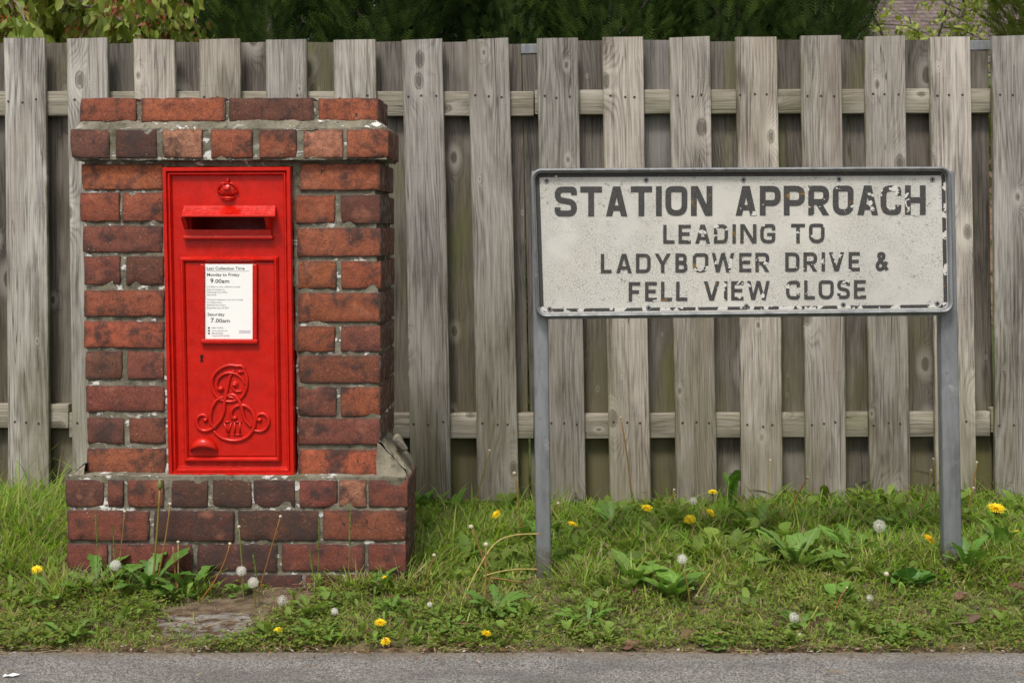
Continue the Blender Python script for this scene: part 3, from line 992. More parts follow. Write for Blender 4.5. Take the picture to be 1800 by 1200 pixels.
# crown
mb = MB()
u = PL(403, 300)[0] - PL(402, 300)[0]
ccx, ccz = PL(402, 336)
yb = -ps
mb.ball((ccx, yb, ccz + 2 * u), 17 * u, 10 * u, 12.5 * u, 16, 10)
mb.ball((ccx, yb, ccz - 4 * u), 18.5 * u, 7 * u, 4.0 * u, 14, 6)
mb.ball((ccx, yb, ccz - 12 * u), 14.0 * u, 9 * u, 3.6 * u, 14, 6)
mb.ball((ccx, yb, ccz - 15 * u), 10.5 * u, 8 * u, 2.5 * u, 14, 6)
for k in (-1, 1):
    pts = [(ccx + k * 17 * u, yb - 3 * u, ccz - 3 * u), (ccx + k * 15 * u, yb - 7 * u, ccz + 6 * u), (ccx + k * 8 * u, yb - 9 * u, ccz + 13 * u), (ccx, yb - 5 * u, ccz + 12 * u)]
    mb.tube(catmull(pts, 6), 1.7 * u, 6)
    pts = [(ccx + k * 6 * u, yb - 11 * u, ccz + 9 * u), (ccx + k * 3.4 * u, yb - 12 * u, ccz + 4 * u), (ccx + k * .6 * u, yb - 12 * u, ccz + 2.5 * u)]
    mb.tube(catmull(pts, 5), 1.5 * u, 6)
for k in range(-3, 4):
    mb.ball((ccx + k * 4.8 * u, yb - 8.5 * u + abs(k) * 1.2 * u, ccz - 3.2 * u + (1.6 * u if k % 2 else 0)), 1.8 * u, 2.2 * u, 1.8 * u, 8, 5)
mb.tube([(ccx, yb - 3 * u, ccz + 12 * u), (ccx, yb - 3 * u, ccz + 19 * u)], [2.0 * u, 1.4 * u], 8)
mb.ball((ccx, yb - 3 * u, ccz + 18.0 * u), 3.6 * u, 3 * u, 1.8 * u, 10, 6)
mb.ball((ccx, yb - 3 * u, ccz + 21.0 * u), 2.4 * u, 2.4 * u, 2.0 * u, 10, 6)
mb.build('crown', RED, box, smooth=True)

# lettering helpers -------------------------------------------------------------
def text_mesh(body, size, extrude=0.0, offset=0.0, spacing=1.0):
    cu = bpy.data.curves.new('text', 'FONT')
    cu.body = body; cu.size = size; cu.extrude = extrude; cu.offset = offset
    cu.resolution_u = 3
    cu.space_character = spacing
    t = bpy.data.objects.new('text', cu); COL.objects.link(t)
    dg = bpy.context.evaluated_depsgraph_get(); dg.update()
    me = bpy.data.meshes.new_from_object(t.evaluated_get(dg))
    bpy.data.objects.remove(t); bpy.data.curves.remove(cu)
    n = len(me.vertices); a = np.empty(n * 3, np.float32); me.vertices.foreach_get('co', a); a = a.reshape(-1, 3)
    return me, a


def place_text(name, body, x0, x1, z0, z1, y, mat, parent, extrude=0.0, offset=0.0, spacing=1.0, fit=True, tilt=0.0):
    """text standing in the local x,z plane; x0..x1 its extent, z0..z1 its base line and cap height"""
    me, a = text_mesh(body, 1.0, 0.0, offset, spacing)
    ref, ra = text_mesh('H', 1.0, 0.0, offset, spacing)
    capz0, cap = ra[:, 1].min(), np.ptp(ra[:, 1]); bpy.data.meshes.remove(ref)
    sz = (z1 - z0) / cap
    sx = (x1 - x0) / max(np.ptp(a[:, 0]), 1e-6) if fit else sz
    X = x0 + (a[:, 0] - a[:, 0].min()) * sx
    Z = z0 + (a[:, 1] - capz0) * sz
    V = np.stack([X, np.full(len(a), y) + (Z - z0) * tilt, Z], 1)
    me.vertices.foreach_set('co', V.astype(np.float32).ravel())
    if extrude:
        bm = bmesh.new(); bm.from_mesh(me)
        r = bmesh.ops.extrude_face_region(bm, geom=list(bm.faces))
        for v in r['geom']:
            if isinstance(v, bmesh.types.BMVert): v.co.y -= extrude
        bmesh.ops.recalc_face_normals(bm, faces=bm.faces)
        bm.to_mesh(me); bm.free()
    me.materials.clear(); me.update(); me.name = name
    return link(name, me, mat, parent)


# POST OFFICE cast on the hood
mid_t = lambda t: (zA + (zC - zA) * t, (-ps + .002) + (-hood_out + ps - .002) * t)
zz0, yy0 = mid_t(0.86); zz1, yy1 = mid_t(0.22)
tl_ = (yy1 - yy0) / (zz1 - zz0)
for wd, a0, a1 in (('POST', 326, 388), ('OFFICE', 398, 475)):
    place_text('hood_lettering', wd, PL(a0, 370, -.02)[0], PL(a1, 370, -.02)[0], zz0, zz1, yy0 + 0.0006, RED, hood, 0.0022, 0.0, 1.05, tilt=tl_)
# founder's name on the sill
for wd, a0, a1 in (('W.T.', 328, 347), ('ALLEN', 353, 396), ('&', 408, 416), ('CO', 426, 441), ('LONDON', 448, 493)):
    place_text('foundry_lettering', wd, PL(a0, 814)[0], PL(a1, 814)[0], PL(400, 817)[1], PL(400, 810.5)[1], -ps + .0005, RED, box, 0.0030)

# door surround and door
dc = [PL(317, 451), PL(491, 450.5), PL(496, 811), PL(325, 811)]
mb = MB()
quad_frame(dc, [(0.0, ps - .001), (0.0015, 0.011), (0.006, 0.0165), (0.010, 0.0165), (0.0135, 0.012), (0.0155, ps + .001), (0.0155, ps - .001)], mb)
mb.build('door_surround', RED, box)
door = empty('door', (0, 0, 0), 0, box)
d0 = [PL(327.5, 463), PL(482.5, 462.5), PL(486, 800), PL(334, 800)]
mb = MB()
for i, (x, z) in enumerate(d0): pass
vs = [(x, -0.0085, z) for x, z in d0] + [(x, -ps + .0005, z) for x, z in d0]
mb.add(vs, [(0, 1, 2, 3), (7, 6, 5, 4), (0, 4, 5, 1), (1, 5, 6, 2), (2, 6, 7, 3), (3, 7, 4, 0)])
mb.build('door_panel', RED, door, bevel=0.001)
yd = -0.0085
mb = MB()                                           # black strip standing in for the shade in the gap down the opening edge
(ga, gb), (gc_, gd) = PL(483.6, 470), PL(487, 799)
mb.add([(ga - .0007, -ps - .0008, gb), (ga + .0009, -ps - .0008, gb), (gc_ + .0009, -ps - .0008, gd), (gc_ - .0007, -ps - .0008, gd)], [(0, 1, 2, 3)])
mb.build('door_gap_shade', BLACKHOLE, box)

# notice holder
for a, b in ((354.5, 362.5), (446.5, 454.5)):
    x0, z1 = PL(a, 464); x1, z0 = PL(b, 597)
    MB().box(x0, x1, -0.020, yd + .001, z0, z1).build('notice_channel', RED, door, bevel=0.0025)
mb = MB(); x0, z1 = PL(356, 595); x1, z0 = PL(456, 603.5)
mb.box(x0, x1, -0.022, yd + .001, z0, z1); mb.build('notice_ledge', RED, door, bevel=0.004, seg=3)
# keyhole
kx, kz = PL(356, 626)
mb = MB(); mb.prism([(kx + 3.0 * u * math.cos(t), kz + 3.0 * u * math.sin(t)) for t in np.linspace(0, 2 * math.pi, 14)[:-1]], yd - .0006, yd + .0002)
mb.prism([(kx - 1.6 * u, kz), (kx + 1.6 * u, kz), (kx + 2.2 * u, kz - 9.5 * u), (kx - 2.2 * u, kz - 9.5 * u)], yd - .0008, yd + .0002)
mb.build('keyhole', BLACKHOLE, door)
# door pull: a cupped half dome, open below
mb = MB()
px0, pz0 = PL(360.5, 791)
vs = []; fs = []; n, m = 16, 8
for i in range(n + 1):
    a = math.pi * i / n
    for j in range(m + 1):
        b = math.pi / 2 * j / m
        vs.append((px0 - 23.5 * u * math.cos(a), yd - 15 * u * math.sin(a) * math.sin(b), pz0 + math.sin(a) * u * (21 * math.cos(b) + 8.5 * math.sin(b)) - 1.5 * u * math.cos(a) ** 2 * math.sin(b)))
fs = [(i * (m + 1) + j, (i + 1) * (m + 1) + j, (i + 1) * (m + 1) + j + 1, i * (m + 1) + j + 1) for i in range(n) for j in range(m)]
mb.add(vs, fs)
o = mb.build('door_pull', RED, door, smooth=True)
sm = o.modifiers.new('thick', 'SOLIDIFY'); sm.thickness = 0.003; sm.offset = 0

# royal cypher, traced as raised scrollwork
def C3(x, y): return PL(270 + x / 5.219, 620 + y / 5.219)
strokes = [
    ([(800, 172), (828, 168), (838, 143), (815, 118), (775, 118), (700, 112), (625, 140), (565, 195), (543, 265), (552, 330), (585, 390), (632, 428), (690, 442), (745, 438), (795, 415)], 3.1),
    ([(838, 150), (862, 220), (862, 300), (842, 365), (805, 418)], 3.0),
    ([(628, 336), (600, 330), (588, 290), (602, 235), (645, 195), (700, 180), (760, 190), (815, 228), (846, 282)], 2.6),
    ([(748, 158), (715, 205), (698, 260), (685, 320), (672, 385), (660, 450), (652, 530), (625, 605), (580, 660), (530, 698), (475, 710), (430, 690), (405, 640), (412, 592), (450, 565), (488, 574), (503, 604)], 3.3),
    ([(748, 300), (770, 296), (772, 276), (750, 268), (730, 290), (738, 325), (770, 350), (815, 346)], 2.4),
    ([(650, 402), (590, 430), (548, 492), (530, 570), (533, 635), (556, 672), (585, 676)], 3.2),
    ([(628, 428), (660, 408), (690, 388), (730, 380), (768, 392), (776, 418), (750, 436)], 2.6),
    ([(690, 400), (730, 405), (760, 425)], 2.3),
    ([(740, 382), (785, 420), (812, 480), (826, 545), (850, 612), (905, 675)], 3.2),
    ([(752, 604), (728, 588), (722, 545), (746, 500), (800, 476), (860, 486), (912, 530), (936, 595), (930, 672), (890, 742), (820, 788), (740, 800), (660, 786), (600, 750), (562, 712)], 3.4),
    ([(922, 702), (975, 714), (1030, 696), (1062, 645), (1058, 590), (1020, 556), (975, 560), (955, 590), (962, 614)], 3.0),
]
mb = MB()
for i, (pts, rr) in enumerate(strokes):
    q = [(C3(a, b)[0], yd - 0.0012 - 0.0004 * (i % 3), C3(a, b)[1]) for a, b in pts]
    path = catmull(q, 6)
    nn = len(path)
    mb.tube(path, [rr * 1.10 * u * (0.72 + 0.28 * math.sin(math.pi * k / (nn - 1))) for k in range(nn)], 8, 0.95)
for a, b, rr in ((800, 170, 4.2), (626, 326, 6.0), (750, 290, 5.0), (484, 612, 5.0), (756, 592, 5.0), (980, 610, 5.0)):
    x, z = C3(a, b); mb.ball((x, yd, z), rr * u * .95, rr * u * 1.0, rr * u * .95, 10, 6)
for seg in ([(655, 634), (690, 736)], [(722, 634), (694, 736)], [(752, 632), (752, 740)], [(800, 632), (800, 740)], [(642, 628), (725, 628)], [(735, 628), (818, 628)], [(678, 745), (706, 745)], [(738, 745), (820, 745)]):
    q = [(C3(a, b)[0], yd - 0.0008, C3(a, b)[1]) for a, b in seg]
    mb.tube(q, 1.75 * u, 6, 1.1)
mb.build('royal_cypher', RED, door, smooth=True)

# collection notice in its holder
note = empty('collection_notice', P0, PRZ)
tag(note, 'white collection times plate with black print in the holder on the red door', 'notice')
nx0, nz1 = PL(362.8, 464); nx1, nz0 = PL(447.2, 595)
mb = MB(); mb.box(nx0, nx1, -0.0125, -0.0090, nz0, nz1); mb.build('plate', PAPER, note)
yn = -0.0131
def C4(x, y): return PL(350 + x / 8.0, 455 + y / 8.0, -0.0125)
def note_line(body, xa, xb, ybase, cap, mat, off=0.0):
    a, z0 = C4(xa, ybase); b, _ = C4(xb, ybase); z1 = C4(xa, ybase - cap)[1]
    place_text('print', body, a, b, z0, z1, yn, mat, note, 0.0, off)
note_line('Last Collection Time', 110, 640, 152, 40, INK, .004)
note_line('Monday to Friday', 112, 568, 240, 40, INK, .004)
note_line('9', 158, 202, 337, 62, INK, .012); note_line('.00am', 210, 424, 337, 52, INK, .006)
for t, xb, y in (('A 6.00pm or later collection is made', 578, 400), ('from the Postbox at', 360, 440), ('Hathersage Post Office,', 400, 477), ('Main Road.', 245, 514),
                 ('The latest collection in the area is made', 618, 582), ('at 7.30pm from', 318, 620), ('Sheffield Mail Centre,', 378, 658), ('Brightside Lane, S9 2XX', 420, 697)):
    note_line(t, 114, xb, y, 22, INK_G)
note_line('Saturday', 120, 358, 798, 40, INK, .004)
note_line('7', 166, 208, 892, 62, INK, .012); note_line('.00am', 218, 432, 892, 52, INK, .006)
for t, xb, y in (('08457 740740', 338, 977), ('www.royalmail.com', 395, 1016), ('0845 600 0606', 338, 1054), ('Textphone 0845 600 0606', 428, 1088)):
    note_line(t, 178, xb, y, 20, INK_G)
mb = MB()
for y in (968, 1008, 1046):
    a, z1 = C4(124, y - 10); b, z0 = C4(152, y + 10); mb.box(a, b, yn, yn + .0004, z0, z1)
mb.build('print_icon', INK, note)
mb = MB(); a, z1 = C4(110, 169); b, z0 = C4(705, 172.5); mb.box(a, b, yn, yn + .0004, z0, z1); mb.build('print_rule', INK_G, note)
mb = MB()
for y0, y1, xx in ((1002, 1016, 0), (1022, 1040, 0)):
    a, z1 = C4(560, y0); b, z0 = C4(722, y1); mb.box(a, b, yn, yn + .0004, z0, z1)
mb.build('print_mark', INK_L, note)

# ---------------------------------------------------------------- street sign
SD = 3.50
def SL(px, py, D=SD): return (px - CX) / F * D, CAMZ - (py - HY) / F * D
sbx = (SL(940, 560)[0] + SL(1670, 560)[0]) / 2
sign = empty('street_name_sign', (sbx, SD, 0.0))
tag(sign, 'white street name sign with flaking black lettering, in a grey steel frame on two posts', 'street sign')


def SX(px, py): return SL(px, py)[0] - sbx
def SZ(py): return SL(0, py)[1]


def skew_rr(c4, ins, rad, n=8):
    """rounded outline of a four-cornered plate, inset by ins; corners TL,TR,BR,BL"""
    sg = [(1, -1), (-1, -1), (-1, 1), (1, 1)]
    a0 = [180, 90, 0, -90]
    r = max(rad - ins, 0.002)
    out = []
    for (x, z), (sx, sz), st in zip(c4, sg, a0):
        cx, cz = x + sx * (ins + r), z + sz * (ins + r)
        for k in range(n + 1):
            a = R(st - 90 * k / n)
            out.append((cx + r * math.cos(a), cz + r * math.sin(a)))
    return out


def sweep_rr(c4, prof, rad, name, mat, parent, n=8):
    loops = [skew_rr(c4, ins, rad, n) for ins, _ in prof]
    m = len(loops[0])
    vs = [(x, y, z) for lp, (_, y) in zip(loops, prof) for x, z in lp]
    fs = [(i * m + k, i * m + (k + 1) % m, (i + 1) * m + (k + 1) % m, (i + 1) * m + k) for i in range(len(prof) - 1) for k in range(m)]
    mb = MB().add(vs, fs)
    return mb.build(name, mat, parent, smooth=True)


oc = [(SX(933, 297), SZ(296.5)), (SX(1669, 297), SZ(293.5)), (SX(1673, 549), SZ(550)), (SX(940.5, 556), SZ(557.5))]
RAD = 0.030
fr = sweep_rr(oc, [(0.009, 0.012), (0.003, 0.010), (0.0, 0.004), (0.0, -0.014), (0.0015, -0.019), (0.005, -0.0215), (0.0085, -0.020), (0.0105, -0.016), (0.0105, 0.006)], RAD, 'frame', GALV, sign)
em = fr.modifiers.new('edges', 'EDGE_SPLIT'); em.split_angle = R(50)
plate = empty('name_plate', (0, 0, 0), 0, sign)
lo = skew_rr(oc, 0.009, RAD)
mb = MB(); mb.prism(lo, -0.0015, 0.008)
mb.build('plate', PLATE, plate)
# worn black border line
def border(name, ins0, ins1, y, wear, sel):
    a, b = skew_rr(oc, ins0, RAD, 8), skew_rr(oc, ins1, RAD, 8)
    m = len(a)
    mb = MB()
    idx = sel(m)
    for k in idx:
        k2 = (k + 1) % m
        mb.add([(a[k][0], y, a[k][1]), (a[k2][0], y, a[k2][1]), (b[k2][0], y, b[k2][1]), (b[k][0], y, b[k][1])], [(0, 1, 2, 3)])
    o = mb.build(name, SIGNBLACK, plate)
    o.color = (wear, 0, 0, 1)
q = 9
border('border_line', 0.0125, 0.0245, -0.0021, 0.38, lambda m: range(0, q))                    # top edge with its left corner
border('border_line', 0.0125, 0.0245, -0.0021, 0.25, lambda m: [m - 1])                        # left edge
border('border_line', 0.0125, 0.0235, -0.0021, 0.80, lambda m: range(q, 2 * q))                # right edge
border('border_line', 0.0150, 0.0240, -0.0021, 0.86, lambda m: range(2 * q, 4 * q - 1))        # bottom edge

# block letters built from strokes
def fillet(pts, r, n=6):
    P = [Vector((p[0], p[1])) for p in pts]
    out = [P[0]]
    for i in range(1, len(P) - 1):
        a, b, c = P[i - 1], P[i], P[i + 1]
        rr = min(r, (a - b).length * .499, (c - b).length * .499)
        p, q2 = b + (a - b).normalized() * rr, b + (c - b).normalized() * rr
        for k in range(n + 1):
            t = k / n
            out.append((1 - t) ** 2 * p + 2 * t * (1 - t) * b + t * t * q2)
    out.append(P[-1])
    return out


def ribbon(pts, t, closed=False):
    P = [Vector((p[0], p[1])) for p in pts]
    if closed and (P[0] - P[-1]).length < 1e-6: P = P[:-1]
    n = len(P); L = []; Rr = []
    for i in range(n):
        if closed: a, c = P[i - 1], P[(i + 1) % n]
        else: a, c = P[max(i - 1, 0)], P[min(i + 1, n - 1)]
        d1 = (P[i] - a); d2 = (c - P[i])
        if d1.length < 1e-9: d1 = d2
        if d2.length < 1e-9: d2 = d1
        d1 = d1.normalized(); d2 = d2.normalized()
        n1 = Vector((-d1.y, d1.x)); n2 = Vector((-d2.y, d2.x))
        mt = (n1 + n2).normalized()
        k = t / 2 / max(mt.dot(n1), 0.5)
        L.append(P[i] + mt * k); Rr.append(P[i] - mt * k)
    return L, Rr


def glyph(ch, w, t):
    """(open strokes, closed strokes, polygons) in a cell w wide and 1 high"""
    h = t / 2; x0, x1, y0, y1 = h, w - h, h, 1 - h
    O, Cc, Pg = [], [], []
    rr = min(w * .42, 0.34)
    def diag(xb, xt, tw=t * 1.08): Pg.append([(xb - tw / 2, 0), (xb + tw / 2, 0), (xt + tw / 2, 1), (xt - tw / 2, 1)])
    def bar(xa, xb, y, tt=t): Pg.append([(xa, y - tt / 2), (xb, y - tt / 2), (xb, y + tt / 2), (xa, y + tt / 2)])
    def stem(x): Pg.append([(x - h, 0), (x + h, 0), (x + h, 1), (x - h, 1)])
    if ch == 'I': stem(w / 2)
    elif ch == 'L': stem(x0); bar(t, w, y0)
    elif ch == 'T': bar(0, w, y1); Pg.append([(w / 2 - h, 0), (w / 2 + h, 0), (w / 2 + h, 1 - t), (w / 2 - h, 1 - t)])
    elif ch == 'E': stem(x0); bar(t, w, y0); bar(t, w, y1); bar(t, w * .9, .51)
    elif ch == 'F': stem(x0); bar(t, w, y1); bar(t, w * .88, .49)
    elif ch == 'H': stem(x0); stem(x1); bar(t, w - t, .5)
    elif ch == 'A': diag(t * .54, w / 2 - t * .10); diag(w - t * .54, w / 2 + t * .10); bar(w * .24, w * .76, .27, t * .9)
    elif ch == 'V': diag(w / 2 - .02, t * .54); diag(w / 2 + .02, w - t * .54)
    elif ch == 'W':
        q = w / 4; tw = t * .98
        diag(q + .01, tw * .52, tw); diag(q + .03, w / 2 - .01, tw); diag(w - q - .03, w / 2 + .01, tw); diag(w - q - .01, w - tw * .52, tw)
    elif ch == 'N': stem(x0); stem(x1); Pg.append([(w - t * 1.25, 0), (w - t * .1, 0), (t * 1.2, 1), (t * .1, 1)])
    elif ch == 'Y':
        Pg.append([(w / 2 - h, 0), (w / 2 + h, 0), (w / 2 + h, .46), (w / 2 - h, .46)])
        for s in (-1, 1):
            xe = w / 2 + s * (w / 2 - t * .55)
            Pg.append([(w / 2 - t * .55, .42), (w / 2 + t * .55, .42), (xe + t * .55, 1), (xe - t * .55, 1)])
    elif ch == 'O': Cc.append(fillet([(w / 2, y1), (x0, y1), (x0, y0), (x1, y0), (x1, y1), (w / 2, y1)], rr))
    elif ch == 'C': O.append(fillet([(x1, .66), (x1, y1), (x0, y1), (x0, y0), (x1, y0), (x1, .34)], rr))
    elif ch == 'G': O.append(fillet([(x1, .68), (x1, y1), (x0, y1), (x0, y0), (x1, y0), (x1, .44)], rr)); bar(w * .46, w, .46, t * .9)
    elif ch == 'S': O.append(fillet([(x1, .72), (x1, y1), (x0, y1), (x0, .56), (x1, .47), (x1, y0), (x0, y0), (x0, .30)], rr * .8))
    elif ch == 'D': Pg.append([(0, 0), (t, 0), (t, 1), (0, 1)]); O.append(fillet([(t, y1), (x1, y1), (x1, y0), (t, y0)], rr * 1.1))
    elif ch == 'P': stem(x0); O.append(fillet([(t, y1), (x1, y1), (x1, .42), (t, .42)], rr * .8))
    elif ch == 'R':
        stem(x0); O.append(fillet([(t, y1), (x1, y1), (x1, .45), (t, .45)], rr * .8))
        Pg.append([(w - t * 1.1, 0), (w, 0), (w * .66, .40), (w * .66 - t * 1.1, .40)])
    elif ch == 'B':
        stem(x0); O.append(fillet([(t, y1), (x1 - .03, y1), (x1 - .03, .53), (t, .53)], rr * .7)); O.append(fillet([(t, .49), (x1, .49), (x1, y0), (t, y0)], rr * .7))
    elif ch == '&':
        k = w
        for part in ([(.96, .04), (.62, .36), (.28, .70)], [(.28, .70), (.28, .86), (.46, .91), (.64, .86), (.66, .72), (.50, .60), (.36, .52)], [(.36, .52), (.16, .36), (.14, .20), (.28, .09), (.48, .10), (.70, .22), (.90, .48)]):
            O.append([Vector((v.x, v.y)) for v in catmull([(k * a, b, 0) for a, b in part], 5)])
    return O, Cc, Pg


def letter(ch, xa, xb, ya, yb, t, wear):
    """xa..xb, ya (cap line) .. yb (base line) in photo pixels"""
    X0, Z0 = SX(xa, yb), SZ(yb); hgt = SZ(ya) - SZ(yb); wid = (SX(xb, yb) - X0) / hgt
    O, Cc, Pg = glyph(ch, wid, t)
    y0 = -0.0014
    mb = MB()
    k = 0
    lean = -0.020            # the plate leans a little
    def tr(p): return (X0 + (p[0]) * hgt + lean * 0 * p[1], Z0 + p[1] * hgt)
    for pl in Pg:
        y = y0 - 0.0016 - k * 0.00004; k += 1
        mb.prism([tr(p) for p in pl], y, y0)
    for pts, cl in [(p, False) for p in O] + [(p, True) for p in Cc]:
        L, Rr = ribbon(pts, t, cl)
        y = y0 - 0.0016 - k * 0.00004; k += 1
        n = len(L)
        vs = [tr(p) for p in L] + [tr(p) for p in Rr]
        V = [(x, y, z) for x, z in vs] + [(x, y0, z) for x, z in vs]
        fs = []
        rngk = range(n) if cl else range(n - 1)
        for i in rngk:
            j = (i + 1) % n
            fs += [(i, j, n + j, n + i), (i, i + 2 * n, j + 2 * n, j), (n + i, n + j, 3 * n + j, 3 * n + i)]
        if not cl: fs += [(0, n, 3 * n, 2 * n), (n - 1, 3 * n - 1, 4 * n - 1, 2 * n - 1)]
        mb.add(V, fs)
    o = mb.build('letter', SIGNBLACK, plate)
    o.color = (wear, 0, 0, 1)
    return o


ROWS = [
    (0.195, lambda x: (328.2 - 2.4 * (x - 975) / 650, 380.4 - 3.0 * (x - 975) / 650),
     [('S', 975, 1014, .10), ('T', 1020, 1058, .05), ('A', 1065, 1102.5, .30), ('T', 1108.5, 1146, .10), ('I', 1153, 1163, .10), ('O', 1169.5, 1208, .35), ('N', 1214.4, 1252, .20),
      ('A', 1293, 1329.4, .48), ('P', 1335.4, 1372, .52), ('P', 1377.5, 1414.5, .45), ('R', 1420.5, 1457, .60), ('O', 1463.5, 1500, .62), ('A', 1506.8, 1543, .62), ('C', 1547.4, 1583.7, .66), ('H', 1590.4, 1626.7, .60)]),
    (0.178, lambda x: (395.3 - 2.4 * (x - 1165) / 280, 428.2 - 1.0 * (x - 1165) / 280),
     [('L', 1165.6, 1185.4, .62), ('E', 1192.6, 1214, .50), ('A', 1222, 1248, .62), ('D', 1254.7, 1279.4, .70), ('I', 1286.5, 1294, .70), ('N', 1301, 1329.4, .62), ('G', 1336, 1362.5, .58), ('T', 1390.3, 1414.5, .40), ('O', 1421.7, 1449, .5)]),
    (0.178, lambda x: (446.3 - 3.8 * (x - 1056) / 500, 480.2 - 4.4 * (x - 1056) / 500),
     [('L', 1056, 1075, .15), ('A', 1083, 1110.5, .22), ('D', 1117.7, 1143.6, .42), ('Y', 1150.8, 1178.6, .50), ('B', 1187, 1208, .52), ('O', 1217.3, 1245, .6), ('W', 1251, 1290.5, .62),
      ('E', 1299, 1320.7, .66), ('R', 1327.5, 1352, .66), ('D', 1380, 1405, .52), ('R', 1412, 1436, .68), ('I', 1443.6, 1450.2, .72), ('V', 1456.8, 1483.4, .76), ('E', 1491.3, 1511, .68), ('&', 1539, 1560, .30)]),
    (0.178, lambda x: (495.6 - 3.6 * (x - 1105) / 417, 529.7 - 5.0 * (x - 1105) / 417),
     [('F', 1105, 1125.4, .38), ('E', 1133.7, 1154.4, .46), ('L', 1161.7, 1181, .36), ('L', 1188.3, 1208, .40), ('V', 1237, 1264.4, .64), ('I', 1272, 1278.8, .66), ('E', 1285, 1306.7, .74), ('W', 1313, 1352.8, .76),
      ('C', 1381.4, 1406, .66), ('L', 1413.3, 1432, .50), ('O', 1438.6, 1465.2, .68), ('S', 1471.3, 1493.5, .66), ('E', 1500.8, 1522, .72)]),
]
for t, fn, items in ROWS:
    for ch, a, b, wr in items:
        ya, yb_ = fn((a + b) / 2)
        letter(ch, a, b, ya, yb_, t, wr)

def screw(px, py):
    x, z = SX(px, py), SZ(py)
    mb = MB(); r = 0.0075
    vs = []
    for rad, y in ((r, -0.0016), (r * .95, -0.0034), (r * .5, -0.0038), (r * .42, -0.0026)):
        vs += [(x + rad * math.cos(k * math.pi / 6), y, z + rad * math.sin(k * math.pi / 6)) for k in range(12)]
    fs = [(i * 12 + k, i * 12 + (k + 1) % 12, (i + 1) * 12 + (k + 1) % 12, (i + 1) * 12 + k) for i in range(3) for k in range(12)] + [tuple(36 + k for k in range(12))]
    mb.add(vs, fs); sc_ = mb.build('screw', GALV, plate)
    mb = MB(); mb.prism([(x + r * .40 * math.cos(k * math.pi / 4), z + r * .40 * math.sin(k * math.pi / 4)) for k in range(8)], -0.0041, -0.003); mb.build('screw_recess', BLACKHOLE, plate)
for p in ((961, 318), (1135.6, 316.5), (1306.5, 316), (1474.5, 315), (1638.5, 315.5), (966, 543), (1140, 541), (1312, 538), (1482, 535.5), (1647, 533.5)): screw(*p)

# posts: folded steel sections running up behind the plate
def post(pxa, pxb, pya, qxa, qxb, pyb):
    """edges at the top row pya and at the bottom row pyb"""
    mb = MB()
    y0, y1 = 0.014, 0.052
    z1, z0 = SZ(pya), SZ(pyb) - 0.25
    k = (SZ(pyb) - 0.25 - z1) / (SZ(pyb) - z1)
    a0, a1 = SX(pxa, pya), SX(pxb, pya); c0, c1 = SX(qxa, pyb), SX(qxb, pyb)
    c0, c1 = a0 + (c0 - a0) * k, a1 + (c1 - a1) * k
    mb.add([(c0, y0, z0), (c1, y0, z0), (c1, y1, z0), (c0, y1, z0), (a0, y0, z1), (a1, y0, z1), (a1, y1, z1), (a0, y1, z1)],
           [(0, 3, 2, 1), (4, 5, 6, 7), (0, 1, 5, 4), (1, 2, 6, 5), (2, 3, 7, 6), (3, 0, 4, 7)])
    return mb.build('post', GALV, sign, bevel=0.006, seg=3, smooth=True)
for pst in (post(934, 961, 300, 943, 970, 1030), post(1652, 1682, 299, 1663, 1696, 1000)):
    e2 = pst.modifiers.new('edges', 'EDGE_SPLIT'); e2.split_angle = R(40)
mb = MB()                                    # flange strip under the plate
mb.add([(SX(960, 556), 0.0, SZ(557)), (SX(1662, 549), 0.0, SZ(551)), (SX(1662, 549), 0.012, SZ(551)), (SX(960, 556), 0.012, SZ(557)),
        (SX(960, 560), 0.0, SZ(561)), (SX(1662, 553), 0.0, SZ(554.5)), (SX(1662, 553), 0.012, SZ(554.5)), (SX(960, 560), 0.012, SZ(561))],
       [(0, 1, 2, 3), (7, 6, 5, 4), (0, 4, 5, 1), (1, 5, 6, 2), (2, 6, 7, 3), (3, 7, 4, 0)])
mb.build('bottom_flange', GALV, sign, bevel=0.0015)

# ---------------------------------------------------------------- fence
FD = 4.40
fence = empty('board_fence', (0, FD, 0))
tag(fence, 'weathered grey timber fence of upright boards on two rails behind the post box and sign', 'fence')
# left edge at the top row, right edge at the top row, top row, left edge near the bottom row 870, tint
FB = [(6, 78, 68, 14, 1.18), (118, 190, 68, 127, 1.12), (234, 307, 70, 244, 1.10), (350, 422, 70, 360, 1.0), (467, 539, 71, 478, 1.02), (586, 660, 70, 598, 1.08), (706, 777, 70, 722, .92),
      (822, 894, 69, 840, .98), (943, 1015, 68, 958, .93), (1059, 1131, 66, 1073, 1.08), (1177, 1248, 65, 1190, .95), (1293, 1366, 64, 1303, 1.10), (1408, 1479, 63, 1417, 1.02), (1521, 1592, 63, 1530, .92), (1634, 1705, 64, 1646, 1.12), (1743, 1815, 63, 1750, .97)]
BOT = {0: 862, 6: 878, 15: 896}
FB = [(-111 - 115 * i, -39 - 115 * i, 68 + i % 2, -104 - 115 * i, 1.0) for i in range(3, -1, -1)] + FB + [(1859 + 114 * i, 1931 + 114 * i, 63, 1866 + 114 * i, 1.0 + .05 * (i % 2)) for i in range(4)]


